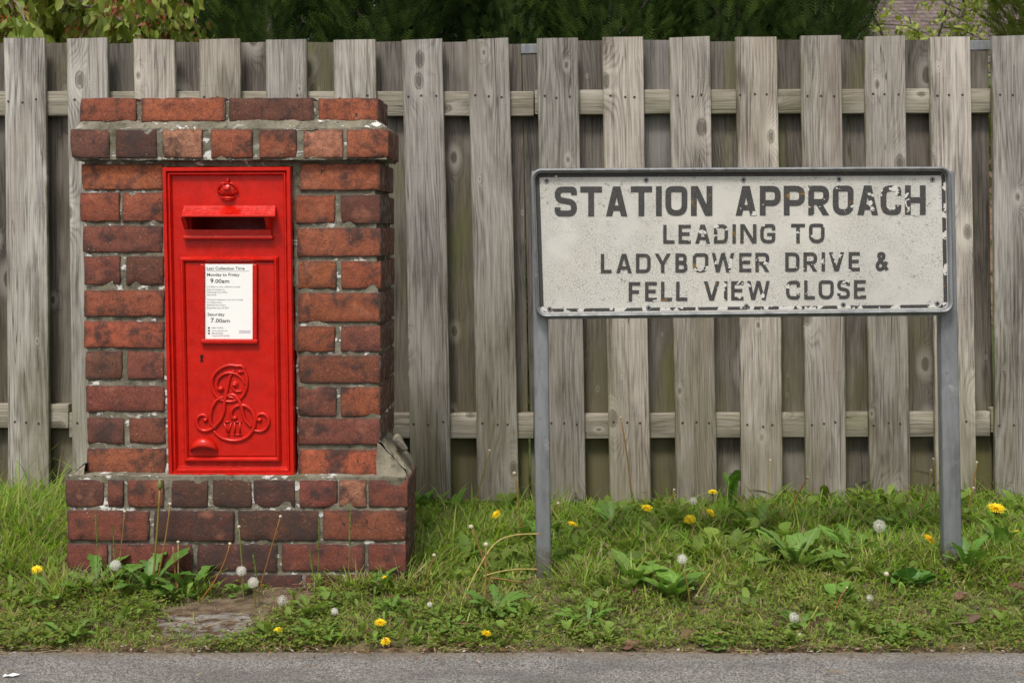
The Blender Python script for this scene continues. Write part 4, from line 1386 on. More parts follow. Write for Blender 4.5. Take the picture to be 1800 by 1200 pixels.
def board(x_tl, x_tr, ztop, zbot, dx, y, th, tint, mat, seed, name='board'):
    """upright board; dx = how far its foot stands to the right of its head; origin at its lower left"""
    w = x_tr - x_tl
    k = random.Random(seed)
    n = 16
    vs = []; fs = []
    jl = [mnoise.noise(Vector((seed * 3.3, i * .7, 0))) * .0014 for i in range(n + 1)]
    jr = [mnoise.noise(Vector((seed * 5.3, i * .7, 9))) * .0014 for i in range(n + 1)]
    bow = k.uniform(-.003, .003)
    H = ztop - zbot
    b = .0022
    tl, trn = k.uniform(-.003, .003), k.uniform(-.003, .003)
    for i in range(n + 1):
        z = H * i / n
        s = bow * math.sin(math.pi * i / n)
        xl, xr = jl[i] + s, w + jr[i] + s
        e = (tl, trn) if i == n else (0, 0)
        vs += [(xl + b, 0, z + e[0]), (xr - b, 0, z + e[1]), (xr, b, z + e[1]), (xr, th, z + e[1]), (xl, th, z + e[0]), (xl, b, z + e[0])]
    for i in range(n):
        for q in range(6): fs.append((i * 6 + q, i * 6 + (q + 1) % 6, i * 6 + 6 + (q + 1) % 6, i * 6 + 6 + q))
    fs += [tuple(range(5, -1, -1)), tuple(n * 6 + q for q in range(6))]
    o = MB().add(vs, fs).build(name, mat, fence, (x_tl + dx, y, zbot))
    o.rotation_euler = (k.uniform(-.003, .003), math.atan2(-dx, H) + k.uniform(-.0012, .0012), k.uniform(-.012, .012))
    f = (1 + (tint - 1) * 1.6) * k.uniform(.94, 1.06)
    warm = k.uniform(-.02, .045)
    o.color = (f * (1 + warm), f, f * (1 - warm), 1)
    return o


def FX(px, D): return (px - CX) / F * D
def FZ(py, D): return CAMZ - (py - HY) / F * D
TH = 0.019
RY0, RY1 = FD + TH + .001, FD + TH + .040          # rails
BD = FD + TH + .042                                 # rear boards
nseed = 0
nail_me = MB().prism([(.0044 * math.cos(t), .0044 * math.sin(t)) for t in np.linspace(0, 2 * math.pi, 9)[:-1]], -.0010, .004).mesh('nail')
for i, (a, b, tp, bl, tint) in enumerate(FB):
    nseed += 1
    pb = 862 + (a + 0) / 1800 * 40
    pb = max(856, min(902, pb))
    zt_, zb_ = FZ(tp, FD), FZ(pb, FD)
    bd = board(FX(a, FD), FX(b, FD), zt_, zb_, FX(bl, FD) - FX(a, FD), 0.0, TH, tint, WOOD, 100 + i)
    # nails: three to each rail
    k = random.Random(i)
    for rowpx in (173 + (5 if a < 300 else 0) - a / 1800 * 6, 745 + k.uniform(-4, 4)):
        zz = FZ(rowpx, FD) - zb_
        for fx in (.16, .50, .80):
            x = (FX(b, FD) - FX(a, FD)) * (fx + k.uniform(-.07, .05)); z = zz + k.uniform(-.006, .006)
            link('nail', nail_me, NAIL, bd, (x, 0, z))
# rear boards stand in the gaps
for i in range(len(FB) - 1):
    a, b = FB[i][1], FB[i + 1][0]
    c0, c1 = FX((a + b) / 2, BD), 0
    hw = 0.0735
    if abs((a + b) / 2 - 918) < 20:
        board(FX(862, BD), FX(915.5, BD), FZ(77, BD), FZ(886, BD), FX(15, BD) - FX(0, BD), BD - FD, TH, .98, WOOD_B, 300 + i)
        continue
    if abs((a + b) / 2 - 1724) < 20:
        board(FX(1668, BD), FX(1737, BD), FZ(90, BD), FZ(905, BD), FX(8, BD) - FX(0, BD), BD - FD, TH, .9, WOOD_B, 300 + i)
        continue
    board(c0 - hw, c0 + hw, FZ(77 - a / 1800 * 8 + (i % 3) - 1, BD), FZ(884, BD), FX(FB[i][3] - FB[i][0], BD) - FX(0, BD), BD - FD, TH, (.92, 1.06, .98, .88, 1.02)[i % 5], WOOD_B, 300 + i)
# rails, jointed at the post
def rail(xa, xb, ya, yb, slope, seed):
    L = FX(xb, RY0) - FX(xa, RY0)
    z1, z0 = FZ(ya, RY0), FZ(yb, RY0)
    me = rounded_block(L, RY1 - RY0, z1 - z0, 40, 3, 4, .003, .0012, seed, 6.0)
    o = link('rail', me, WOOD_R, fence, (FX((xa + xb) / 2, RY0), (RY0 + RY1) / 2 - FD, (z0 + z1) / 2))
    o.rotation_euler = (0, slope, 0)
    o.color = (1, 1, .97, 1)
for xa, xb, y0, y1, sl_ in ((-480, 938.5, 160.5, 204, 0.0), (940, 1741, 157, 200, -0.0035), (1742.5, 2220, 155, 198, 0)):
    rail(xa, xb, y0, y1, sl_, 500 + int(xa))
for xa, xb, y0, y1, sl_ in ((-480, 120, 710, 752, 0.0), (121.5, 938.5, 726, 770, 0.002), (940, 1741, 726, 769, -0.006), (1742.5, 2220, 717, 760, 0)):
    rail(xa, xb, y0, y1, sl_, 900 + int(xa))
# posts with galvanised caps
for pa, pb2 in ((-88, -48), (917.8, 960), (1690, 1733), (2080, 2122)):
    y = BD - FD + (TH + .002 if pa > 1600 or pa < 0 else 0)
    D = FD + y
    x0, x1 = FX(pa, D), FX(pb2, D)
    dx = FX(14, D) - FX(0, D)
    p_ = board(x0, x1, FZ(80 if pa < 1600 else 74, D), -.4, dx * 1.5, y, .075, .92, WOOD_B, 700 + int(pa), name='fence_post')
    mb = MB(); H = p_.dimensions.z if p_.dimensions.z else 1.0
    w = x1 - x0
    ztop = (FZ(80 if pa < 1600 else 74, D) + .4)
    mb.box(-.003, w + .003 + (.012 if pa > 1600 else 0), -.003, .078, ztop - .030, ztop + .004)
    mb.build('post_cap', GALV, p_, bevel=.0015)

# ---------------------------------------------------------------- old slab in the worn patch
slab_pts = [ground_at(*p) for p in ((268, 1096), (300, 1082), (350, 1083), (400, 1076), (438, 1082), (446, 1104), (432, 1120), (360, 1122), (290, 1121))]
vs = [(p.x, p.y, p.z + .004) for p in slab_pts]; n = len(vs)
vs2 = [(x, y, z - .05) for x, y, z in vs]
mb = MB().add(vs + vs2, [tuple(range(n))] + [(i, (i + 1) % n, n + (i + 1) % n, n + i) for i in range(n)])
tag(mb.build('concrete_slab', CONCRETE), kind='structure')
scx, scy = sum(p.x for p in slab_pts) / n, sum(p.y for p in slab_pts) / n

# ---------------------------------------------------------------- grass
def in_pillar(x, y, m=0.0):
    d = Vector((x, y, 0)) - P0
    a, b = d.dot(EX), d.dot(EY)
    return (xbl - m < a < xbr + m) and (by - m < b < 0.17 + m)


def bare(x, y):
    """worn patch in front of the pillar, 0..1"""
    d = math.hypot((x - scx) / 0.16, (y - scy - 0.06) / 0.17)
    d = min(d, math.hypot((x - scx - .12) / 0.13, (y - 3.36) / 0.10))
    return 1 - smooth(0.65, 1.1, d + 0.35 * mnoise.noise(Vector((x * 14, y * 14, 2))))


def pn(x, y, f, s): return mnoise.noise(Vector((x * f, y * f, s)))


def make_blades(pos, hgt, wid, lean_dir, lean, bend, col, tipcol):
    """tapered three-segment blades; all arrays per blade"""
    n = len(pos)
    ca, sa = np.cos(lean_dir), np.sin(lean_dir)
    sx, sy = -sa, ca
    V = np.zeros((n, 7, 3), np.float32); C = np.zeros((n, 7, 3), np.float32)
    for i, (t, wf) in enumerate(((0, .8), (.4, 1.0), (.75, .66), (1, 0))):
        out = hgt * (lean * t + bend * t * t)
        up = hgt * (t - 0.35 * bend * t * t)
        px = pos[:, 0] + ca * out; py = pos[:, 1] + sa * out; pz = pos[:, 2] + up
        cc = col * (1 - t) + tipcol * t
        if i < 3:
            for s, k in ((-1, 0), (1, 1)):
                V[:, i * 2 + k, 0] = px + s * sx * wid * wf / 2; V[:, i * 2 + k, 1] = py + s * sy * wid * wf / 2; V[:, i * 2 + k, 2] = pz
                C[:, i * 2 + k] = cc
        else:
            V[:, 6] = np.stack([px, py, pz], 1); C[:, 6] = cc
    T = np.array([(0, 1, 3), (0, 3, 2), (2, 3, 5), (2, 5, 4), (4, 5, 6)], np.int32)
    TT = (np.arange(n, dtype=np.int32)[:, None, None] * 7 + T[None]).reshape(-1, 3)
    return V.reshape(-1, 3), TT, C.reshape(-1, 3)


def grass_field(name, N, seed, label):
    r = np.random.default_rng(seed)
    pos = []; H = []; Cc = []; Tp = []; Wd = []; Ln = []
    greens = np.array([(0.125, 0.250, 0.028), (0.180, 0.300, 0.038), (0.250, 0.335, 0.055), (0.310, 0.345, 0.080), (0.155, 0.240, 0.046)])
    straw = np.array([(0.34, 0.27, 0.13), (0.26, 0.20, 0.10), (0.40, 0.34, 0.19)])
    tries = 0
    while len(pos) < N and tries < N * 4:
        tries += 1
        y = 2.985 + (r.random() ** 1.0) * 1.75
        x = (r.random() * 2 - 1) * (1.0 + 0.47 * y)
        if in_pillar(x, y, -.004): continue
        if bare(x, y) > r.random() * 1.05: continue
        e = smooth(2.99, 3.08, y + 0.06 * pn(x, y, 5, 7) + .03 * pn(x, y, 17, 2))
        if r.random() > 0.15 + 0.85 * e: continue
        q = pn(x, y, 3.2, 1.0); q2 = pn(x, y, 9.0, 4.0)
        if q2 < -0.30 and r.random() < .6 and y < 3.6: continue
        t = smooth(3.05, 4.0, y)
        h = (0.019 + 0.040 * t - 0.008 * smooth(4.0, 4.35, y)) * (1 + .5 * q + .35 * q2) * r.uniform(.55, 1.35)
        if x < -1.15 and y > 3.45: h *= 1.9
        if abs(x - lp.x) < .07 and lp.y - .25 < y < lp.y + .1: h *= .35
        if -.95 < x < -.45 and 3.15 < y < 3.46: h *= .55
        if r.random() < .03: h *= 2.0
        # taller tufts round the post feet and the pillar sides
        for (tx, ty, tr) in TUFTS:
            d = math.hypot(x - tx, y - ty)
            if d < tr: h = max(h, (0.05 + .08 * r.random()) * (1 - .5 * d / tr))
        dry = 0.13 + 0.14 * (1 - t) + 0.14 * max(0, q2)
        if r.random() < dry: c = straw[r.integers(3)] * r.uniform(.7, 1.1); tp = c
        else:
            k = np.clip(int(r.normal(1.3 + 1.5 * (1 - t) + 1.0 * q, 1.0)), 0, 4)
            c = greens[k] * r.uniform(.8, 1.2); tp = c * 1.15 + np.array((.02, .01, 0)) * r.random()
            if r.random() < .12: tp = straw[r.integers(3)]
        pos.append((x, y, gz(x, y) - .003)); H.append(h); Cc.append(c); Tp.append(tp)
        Wd.append(r.uniform(.0018, .0042) * (1 + .6 * t)); Ln.append(r.uniform(.05, .9) * (1.25 if y < 3.3 else 1))
    n = len(pos)
    V, T, C = make_blades(np.array(pos), np.array(H), np.array(Wd), r.uniform(0, 2 * np.pi, n), np.array(Ln), r.uniform(.1, .9, n), np.array(Cc), np.array(Tp))
    o = link(name, tri_mesh(name, V, T, C), GRASS)
    tag(o, label, 'grass', kind='stuff')


lp, rp = ground_at(957, 1030), ground_at(1680, 985)
TUFTS = [(lp.x + .10, lp.y - .02, .08), (rp.x, rp.y - .04, .20), (rp.x - .22, rp.y - .02, .18), (rp.x + .2, rp.y, .2), (-.26, 3.62, .10), (-.25, 3.50, .07), (-1.36, 3.62, .16), (-1.52, 3.80, .22), (-1.30, 3.50, .08), (0.32, 3.42, .08), (-.10, 3.95, .15), (-1.22, 3.36, .09), (-1.08, 3.38, .07), (-.86, 3.40, .05), (-.42, 3.40, .06), (-.30, 3.40, .07)]
grass_field('verge_grass', 125000, 21, 'short uneven green grass with dry straw across the whole verge')

# small clover-like leaves and moss near the pavement edge
def leaflets(name, N, seed):
    r = np.random.default_rng(seed)
    V = []; T = []; C = []
    cnt = 0
    while cnt < N:
        y = 2.99 + abs(r.normal(0, .30)); x = (r.random() * 2 - 1) * (1.0 + .46 * y)
        if y > 4.2 or in_pillar(x, y) or bare(x, y) > r.random() * .9: continue
        if pn(x, y, 4.5, 11.0) + .25 * pn(x, y, 13, 3) < -.02 and r.random() < .85: continue
        cnt += 1
        z = gz(x, y) + r.uniform(.004, .028)
        cc = np.array((.175, .245, .048)) * r.uniform(.7, 1.35) + np.array((.05, .02, 0)) * (r.random() < .25)
        if r.random() < .06: cc = np.array((.20, .09, .06)) * r.uniform(.6, 1.1)
        a0 = r.uniform(0, 6.28); s = r.uniform(.004, .0095)
        tilt = r.uniform(-.5, .5)
        for k in range(3):
            a = a0 + k * 2.09
            d = np.array((math.cos(a), math.sin(a), r.uniform(-.1, .5))); w = np.array((-math.sin(a), math.cos(a), tilt)) * .48
            b = len(V)
            p = np.array((x, y, z))
            V += [p, p + (d * .6 + w) * s, p + d * s * 1.15, p + (d * .6 - w) * s]
            T += [(b, b + 1, b + 2), (b, b + 2, b + 3)]
            C += [cc] * 4
    o = link(name, tri_mesh(name, np.array(V), np.array(T), np.array(C)), GRASS)
    tag(o, 'low clover-like leaves creeping through the front of the verge', 'ground cover', kind='stuff')
leaflets('creeping_ground_cover', 15000, 5)

# straw, petals and crumbs along the pavement edge
def litter(seed):
    r = np.random.default_rng(seed)
    V = []; T = []; C = []
    for i in range(2600):
        edge = r.random() < .45
        y = (2.985 + r.normal(0, .022)) if edge else r.uniform(3.0, 3.6)
        if not edge and r.random() < .03: y = r.uniform(2.75, 2.97)
        x = r.uniform(-2.2, 2.2)
        if in_pillar(x, y, .0): continue
        z = max(gz(x, y) if y > 2.99 else 0.0, 0.0) + r.uniform(.002, .010 if edge else .03)
        b = len(V)
        p = np.array((x, y, z)); a = r.uniform(0, 6.28)
        if r.random() < .55:
            L = r.uniform(.010, .06) * (1 if edge else 1.7); w = .0011
            d = np.array((math.cos(a), math.sin(a) * .6, r.uniform(-.1, .15))) * L; q = np.array((-math.sin(a), math.cos(a), 0.3)) * w
            m = p + d * .5 + np.array((0, 0, r.uniform(0, .006)))
            V += [p - q, p + q, m + q, m - q, p + d]; T += [(b, b + 1, b + 2), (b, b + 2, b + 3), (b + 3, b + 2, b + 4)]
            c = np.array([(0.42, .33, .18), (.33, .22, .12), (.28, .16, .10)][r.integers(3)]) * r.uniform(.7, 1.2)
            C += [c] * 5
        else:
            s = r.uniform(.0025, .007)
            d = np.array((math.cos(a), math.sin(a), r.uniform(-.3, .5))) * s; q = np.array((-math.sin(a), math.cos(a), r.uniform(-.3, .3))) * s * .6
            V += [p - d, p + q, p + d, p - q]; T += [(b, b + 1, b + 2), (b, b + 2, b + 3)]
            c = np.array([(0.62, .57, .50), (.24, .10, .06), (.55, .42, .36), (.16, .10, .07)][r.integers(4)]) * r.uniform(.7, 1.1)
            C += [c] * 4
    o = link('edge_litter', tri_mesh('edge_litter', np.array(V), np.array(T), np.array(C)), GRASS)
    tag(o, 'dry straw, petals and crumbs of dead leaf along the pavement edge', 'litter', kind='stuff')
litter(9)

# ---------------------------------------------------------------- leafy weeds
def leaf_mesh(kind, seed):
    """unit-long leaf along +y, lying flat with an arch; returns mesh"""
    k = random.Random(seed)
    n = 12
    vs = []; fs = []
    for i in range(n + 1):
        t = i / n
        if kind == 'dandelion':
            w = 0.035 + 0.135 * (t ** .8) * (1 - max(0, t - .80) / .24)
            w *= (1.0 if i % 2 else 0.48 + .35 * t)
        elif kind == 'dock':
            w = .02 + .21 * max(0.0, math.sin(math.pi * min(1, (t * 1.02 + .03)) ** .85)) ** .8
        else:
            w = (.012 if t < .42 else .02 + .30 * max(0.0, math.sin(math.pi * ((t - .42) / .58) ** .9)) ** .7)
        w = max(w, .004) * k.uniform(.9, 1.12)
        z = 0.22 * math.sin(t * 2.2) * .9 - .10 * t * t + k.uniform(-.006, .006)
        sw = .04 * math.sin(t * 3 + seed)
        cup = .30
        y = t - (0.05 if (kind == 'dandelion' and i % 2) else 0)
        vs += [(sw - w, y, z + w * cup + k.uniform(-.012, .012)), (sw, t, z), (sw + w, y, z + w * cup + k.uniform(-.012, .012))]
    for i in range(n):
        a = i * 3
        fs += [(a, a + 1, a + 4, a + 3), (a + 1, a + 2, a + 5, a + 4)]
    me = bpy.data.meshes.new('leaf'); me.from_pydata(vs, [], fs)
    for p in me.polygons: p.use_smooth = True
    me.materials.append(WEED)
    return me

LEAVES = {k: [leaf_mesh(k, s + 1) for s in range(4)] for k in ('dandelion', 'dock', 'round')}


def weed(name, px, py, n, size, kind, label, cat, up=(.2, .9), tint=(1, 1, 1), spread=(0, 360), group=None, seed=0, at=None):
    g = at if at is not None else ground_at(px, py)
    r = random.Random(seed * 31 + int(px) + int(py))
    e = empty(name, g)
    tag(e, label, cat, group)
    for i in range(n):
        a = R(spread[0] + (spread[1] - spread[0]) * (i + r.uniform(.1, .9)) / n)
        o = link('leaf', r.choice(LEAVES[kind]), None, e, (0.006 * math.cos(a), 0.006 * math.sin(a), 0.0))
        L = size * r.uniform(.7, 1.15)
        o.scale = (L, L, L * r.uniform(.6, 1.2))
        o.rotation_euler = (r.uniform(*up), r.uniform(-.25, .25), a - math.pi / 2)
        f = r.uniform(.82, 1.25)
        o.color = (tint[0] * f, tint[1] * f, tint[2] * f, 1)
    return e

weed('dock_plant', 740, 905, 9, .105, 'dock', 'glossy broad-leaved dock growing against the right side of the pillar plinth', 'weed', (.5, 1.25), (.85, 1.0, .8))
weed('dock_plant', 800, 905, 7, .10, 'dock', 'broad-leaved dock at the fence foot, right of the pillar by a leaning stalk', 'weed', (.3, 1.0), (.9, 1.05, .8))
weed('dock_plant', 668, 1010, 6, .075, 'dock', 'small dark dock hugging the right front corner of the pillar plinth', 'weed', (.3, 1.0), (.8, .95, .8))
weed('dandelion_plant', 262, 985, 13, .135, 'dandelion', 'dark toothed dandelion leaves under the pillar, left of its front', 'weed', (.15, .8), (.72, .9, .7))
weed('dandelion_plant', 330, 1000, 9, .10, 'dandelion', 'small dandelion leaves below the plinth beside pink stalks', 'weed', (.2, .9), (.75, .9, .7))
weed('dandelion_plant', 165, 975, 11, .13, 'dandelion', 'dandelion rosette at the left front corner of the plinth', 'weed', (.2, .8), (.8, .95, .75))
weed('dandelion_plant', 95, 1060, 8, .10, 'dandelion', 'dandelion leaves in the short grass at the far left', 'weed', (.1, .6), (.95, 1.05, .8))
weed('dandelion_plant', 30, 960, 8, .12, 'dandelion', 'tall dandelion leaves at the left edge in front of the fence', 'weed', (.3, 1.1), (.9, 1.1, .8))
weed('dandelion_plant', 120, 1125, 9, .075, 'dandelion', 'low dandelion rosette by the pavement at the left', 'weed', (.05, .5), (.95, 1.05, .85))
weed('plantain', 415, 1040, 8, .045, 'round', 'small round-leaved weed under the white clocks before the plinth', 'weed', (.1, .7), (.8, .95, .75))
weed('dandelion_plant', 560, 1125, 10, .07, 'dandelion', 'flat toothed leaves at the pavement edge below the plinth', 'weed', (.05, .45), (.9, 1.05, .8))
weed('dandelion_plant', 545, 1080, 7, .07, 'dandelion', 'yellowish dandelion leaves right of the bare patch', 'weed', (.1, .7), (1.15, 1.1, .8))
weed('dandelion_plant', 870, 1075, 12, .085, 'dandelion', 'dense dandelion leaves left of the near sign post foot', 'weed', (.1, .7), (.85, 1.0, .75))
weed('dandelion_plant', 790, 1110, 9, .07, 'dandelion', 'low toothed leaves by the pavement in line with the wide gap', 'weed', (.05, .5), (.95, 1.05, .8))
weed('dandelion_plant', 1030, 1100, 9, .075, 'dandelion', 'low leafy clump in front of the near sign post', 'weed', (.05, .6), (.95, 1.1, .8))
weed('plantain', 1105, 1030, 7, .115, 'dock', 'pale oval dock leaves between the sign posts, nearest the left post', 'weed', (.25, 1.0), (1.15, 1.2, 1.0))
weed('plantain', 1180, 1050, 8, .11, 'dock', 'large oval leaves beside the white clock under the sign', 'weed', (.2, 1.0), (1.05, 1.15, .9))
weed('dandelion_plant', 1400, 1000, 12, .14, 'dandelion', 'biggest pale dandelion rosette, under the middle of the sign', 'weed', (.15, .75), (1.15, 1.2, 1.1))
weed('dandelion_plant', 1286, 900, 5, .16, 'dandelion', 'upright lobed leaf standing against the fence below the sign', 'weed', (1.0, 1.4), (.85, 1.05, .7))
weed('dandelion_plant', 1500, 985, 9, .12, 'dandelion', 'mid green dandelion leaves round the clock left of the far post', 'weed', (.2, .9), (.9, 1.05, .8))
weed('dandelion_plant', 1330, 945, 8, .12, 'dandelion', 'dandelion leaves behind the pink stalk near the fence', 'weed', (.3, 1.0), (1.0, 1.1, .8))
weed('cranesbill', 1600, 1035, 14, .07, 'round', 'dark mounded cranesbill leaves left of the far sign post foot', 'weed', (.3, 1.2), (.62, .85, .75))
weed('cranesbill', 1480, 1060, 10, .055, 'round', 'small bright cranesbill leaves in the grass under the sign end', 'weed', (.2, 1.0), (.95, 1.1, .8))
weed('plantain', 1752, 985, 7, .125, 'dock', 'upright oval leaves under the biggest yellow flower at the right', 'weed', (.7, 1.35), (1.05, 1.15, .8))
weed('dandelion_plant', 1700, 1010, 9, .12, 'dandelion', 'leafy dandelion at the foot of the far sign post', 'weed', (.3, 1.1), (.8, 1.0, .75))
weed('daisy_rosette', 1255, 1138, 10, .035, 'round', 'tiny spoon-leaved rosette right on the pavement edge', 'weed', (.05, .5), (1.0, 1.1, .95))
weed('dandelion_plant', 1400, 1100, 8, .07, 'dandelion', 'low dandelion leaves in the mown strip below the sign', 'weed', (.05, .6), (.95, 1.05, .8))
weed('dandelion_plant', 1580, 1120, 11, .075, 'dandelion', 'spiky low rosette by the pavement left of the brown dead leaf', 'weed', (.05, .6), (.9, 1.05, .75))
weed('dandelion_plant', 940, 960, 7, .10, 'dandelion', 'dandelion leaves in long grass behind the near sign post', 'weed', (.3, 1.1), (.9, 1.05, .75))
weed('dandelion_plant', 1080, 935, 8, .11, 'dandelion', 'bright dandelion leaves at the fence under the sign left end', 'weed', (.4, 1.1), (1.0, 1.15, .8))
weed('dandelion_plant', 1590, 935, 8, .12, 'dandelion', 'dandelion leaves at the fence left of the far sign post', 'weed', (.4, 1.1), (.95, 1.1, .8))
weed('dandelion_plant', 690, 1075, 8, .075, 'dandelion', 'small dandelion rosette behind two yellow flowers right of the plinth', 'weed', (.1, .7), (.85, 1.0, .75))

# many more small leaves too mixed into the grass to tell apart
def leaf_scatter(N, seed):
    r = np.random.default_rng(seed); k = random.Random(seed)
    V = []; T = []; C = []
    src = []
    for kd in ('dandelion', 'dandelion', 'dock', 'round'):
        for me in LEAVES[kd]:
            src.append((np.array([tuple(v.co) for v in me.vertices]), [tuple(p.vertices) for p in me.polygons]))
    cnt = 0
    while cnt < N:
        y = 3.02 + 1.36 * r.random() ** 1.3; x = (r.random() * 2 - 1) * (1 + .45 * y)
        if in_pillar(x, y, .02) or bare(x, y) > .3: continue
        if pn(x, y, 3.7, 21.0) < -.05 and r.random() < .7: continue
        cnt += 1
        L = r.uniform(.016, .042) * (1 + 1.1 * smooth(3.15, 3.8, y))
        c0 = np.array((.155, .245, .046)) * r.uniform(.65, 1.3) + np.array((.05, .03, .01)) * r.random()
        a0 = r.uniform(0, 6.28)
        vs, fs = src[r.integers(len(src))]
        for j in range(r.integers(2, 5)):
            M3 = np.array((Matrix.Rotation(a0 + j * 2.1 + r.uniform(-.4, .4), 3, 'Z') @ Matrix.Rotation(r.uniform(.1, 1.0), 3, 'X') @ Matrix.Rotation(r.uniform(-.4, .4), 3, 'Y')))
            W_ = vs @ M3.T * L + np.array((x, y, gz(x, y) + r.uniform(0, .02)))
            b = len(V)
            V += list(W_); C += [c0 * r.uniform(.85, 1.15)] * len(W_)
            for f in fs: T += [(b + f[0], b + f[1], b + f[2]), (b + f[0], b + f[2], b + f[3])]
    o = link('mixed_weed_leaves', tri_mesh('mixed_weed_leaves', np.array(V), np.array(T), np.array(C), smooth=True), GRASS)
    tag(o, 'small mixed weed leaves growing all through the verge grass', 'weeds', kind='stuff')
leaf_scatter(1500, 77)

# ---------------------------------------------------------------- dandelion flowers, clocks and bare stalks
def stem_path(base, head, sway, n=7):
    m = (base + head) / 2 + Vector((sway, 0, 0.0))
    return [base * (1 - t) ** 2 + m * 2 * t * (1 - t) + head * t * t for t in [i / n for i in range(n + 1)]]


def head_at(base, hx, hy, lean=0.0): return ray(hx, hy, base.y + lean)


def flower(hx, hy, bx, by_, rad, tilt, label, sway=0.0, small=False):
    base = ground_at(bx, by_); base.z -= .01
    head = head_at(base, hx, hy, -.01)
    e = empty('dandelion_flower', base); tag(e, label, 'flower', 'yellow dandelions in the verge')
    L = lambda v: Vector(v) - base
    pth = [L(p) for p in stem_path(base, head, sway)]
    MB().tube(pth, [.0026] * 5 + [.0022] * 3, 6).build('stem', STEM, e, smooth=True)
    r = random.Random(int(hx * 3 + hy))
    rad_m = rad / F * base.y
    ax = Vector((math.sin(tilt[0]), math.sin(tilt[1]), 1)).normalized()
    q = ax.to_track_quat('Z', 'Y')
    c = L(head)
    mb = MB()
    for layer, (nr, rr, el) in enumerate(((22, 1.0, .12), (20, .86, .36), (16, .66, .62), (12, .44, .95), (6, .22, 1.3))):
        for i in range(nr):
            a = 2 * math.pi * (i + r.uniform(-.3, .3)) / nr
            ln = rad_m * rr * r.uniform(.88, 1.08); w = rad_m * .10
            d = Vector((math.cos(a) * math.cos(el), math.sin(a) * math.cos(el), math.sin(el) * .75)); s = Vector((-math.sin(a), math.cos(a), 0))
            z0 = Vector((0, 0, .0008 * layer))
            p = [z0 - s * w * .4, z0 + s * w * .4, z0 + d * ln * .93 + s * w * .6, z0 + d * ln, z0 + d * ln * .93 - s * w * .6]
            mb.add([c + q @ v for v in p], [(0, 1, 2, 3, 4)])
    o = mb.build('petals', PETAL, e); o.color = (1, r.uniform(.86, 1.05), 1, 1)
    mb = MB(); mb.tube([c + q @ Vector((0, 0, -rad_m * .55)), c + q @ Vector((0, 0, -rad_m * .2)), c + q @ Vector((0, 0, .001))], [rad_m * .14, rad_m * .34, rad_m * .40], 8)
    mb.build('calyx', CALYX, e, smooth=True)


for a in [
    (17, 828, 19, 880, 9, (.0, -.2), 'small yellow flower at the far left against the fence'),
    (65, 1001, 72, 1035, 10, (.1, -.8), 'orange-yellow flower low in the grass left of the pillar'),
    (489, 1108, 486, 1122, 9, (0, -.4), 'yellow flower by the pavement right of the bare patch'),
    (668, 1094, 666, 1116, 11, (.1, -.3), 'upper of two yellow flowers right of the plinth near the pavement'),
    (678, 1127, 676, 1136, 10, (-.1, -.5), 'lower of two yellow flowers right at the pavement edge'),
    (855, 1113, 857, 1128, 10, (.2, -.2), 'yellow flower at the pavement edge left of the near sign post'),
    (873, 904, 878, 940, 10, (-.7, -.6), 'sideways yellow flower in long grass left of the near sign post'),
    (1006, 922, 1004, 950, 11, (.3, -.2), 'yellow flower just right of the near sign post'),
    (1137, 893, 1132, 925, 11, (.1, -.4), 'yellow flower at the fence under STATION on the sign'),
    (1213, 913, 1222, 940, 12, (-.3, -.6), 'left of the two paired yellow flowers under the sign'),
    (1249, 901, 1262, 932, 10, (.7, -.6), 'right tilted one of the paired yellow flowers under the sign'),
    (1253, 865, 1256, 905, 9, (0, -.2), 'small yellow flower highest against the fence under the sign'),
    (1634, 948, 1640, 975, 13, (.6, -.5), 'tilted yellow flower left of the far sign post'),
    (1751, 894, 1756, 935, 17, (0, -.3), 'largest yellow flower, right of the far sign post'),
    (1786, 937, 1798, 960, 9, (-.9, -.1), 'half open yellow flower at the right edge'),
    (676, 1015, 677, 1030, 5, (0, -.6), 'tiny yellow flower in the grass by the plinth right corner'),
    (1605, 1112, 1606, 1122, 4, (0, -.4), 'tiny yellow flower low in the grass left of the dead leaf'),
]: flower(*a)


def clock(hx, hy, bx, by_, rad, label, sway=0.0, frac=1.0):
    base = ground_at(bx, by_); base.z -= .01
    head = head_at(base, hx, hy, -.01)
    e = empty('dandelion_clock', base); tag(e, label, 'seed head', 'white dandelion seed heads')
    L = lambda v: Vector(v) - base
    MB().tube([L(p) for p in stem_path(base, head, sway)], .0021, 6).build('stem', STEM, e, smooth=True)
    r = random.Random(int(hx)); c = L(head); rm = .88 * rad / F * base.y
    V = []; T = []
    n = int(230 * frac)
    for i in range(n):
        zz = 1 - 2 * (i + .5) / n; a = i * 2.39996
        d = Vector((math.sqrt(1 - zz * zz) * math.cos(a), math.sqrt(1 - zz * zz) * math.sin(a), zz))
        if frac < 1 and r.random() > frac and d.x > 0: continue
        s = d.orthogonal().normalized(); t = d.cross(s)
        b = len(V)
        ro = rm * r.uniform(.62, .84)
        V += [c + d * rm * .15 - s * .00018, c + d * rm * .15 + s * .00018, c + d * ro]; T.append((b, b + 1, b + 2))
        for k in range(9):
            an = k * 2 * math.pi / 9 + r.random()
            o_ = (s * math.cos(an) + t * math.sin(an)); p = t * math.cos(an) - s * math.sin(an)
            b = len(V); q = c + d * ro
            V += [q - p * rm * .010, q + p * rm * .010, q + (o_ * r.uniform(.18, .34) + d * r.uniform(.08, .24)) * rm]; T.append((b, b + 1, b + 2))
    o = link('fluff', tri_mesh('fluff', np.array([tuple(v) for v in V]), np.array(T)), FLUFF, e); o.color = (1, 1, 1, 1)
    MB().ball(tuple(c), rm * .2, rm * .2, rm * .16, 8, 6).build('seed_core', CALYX, e, smooth=True)


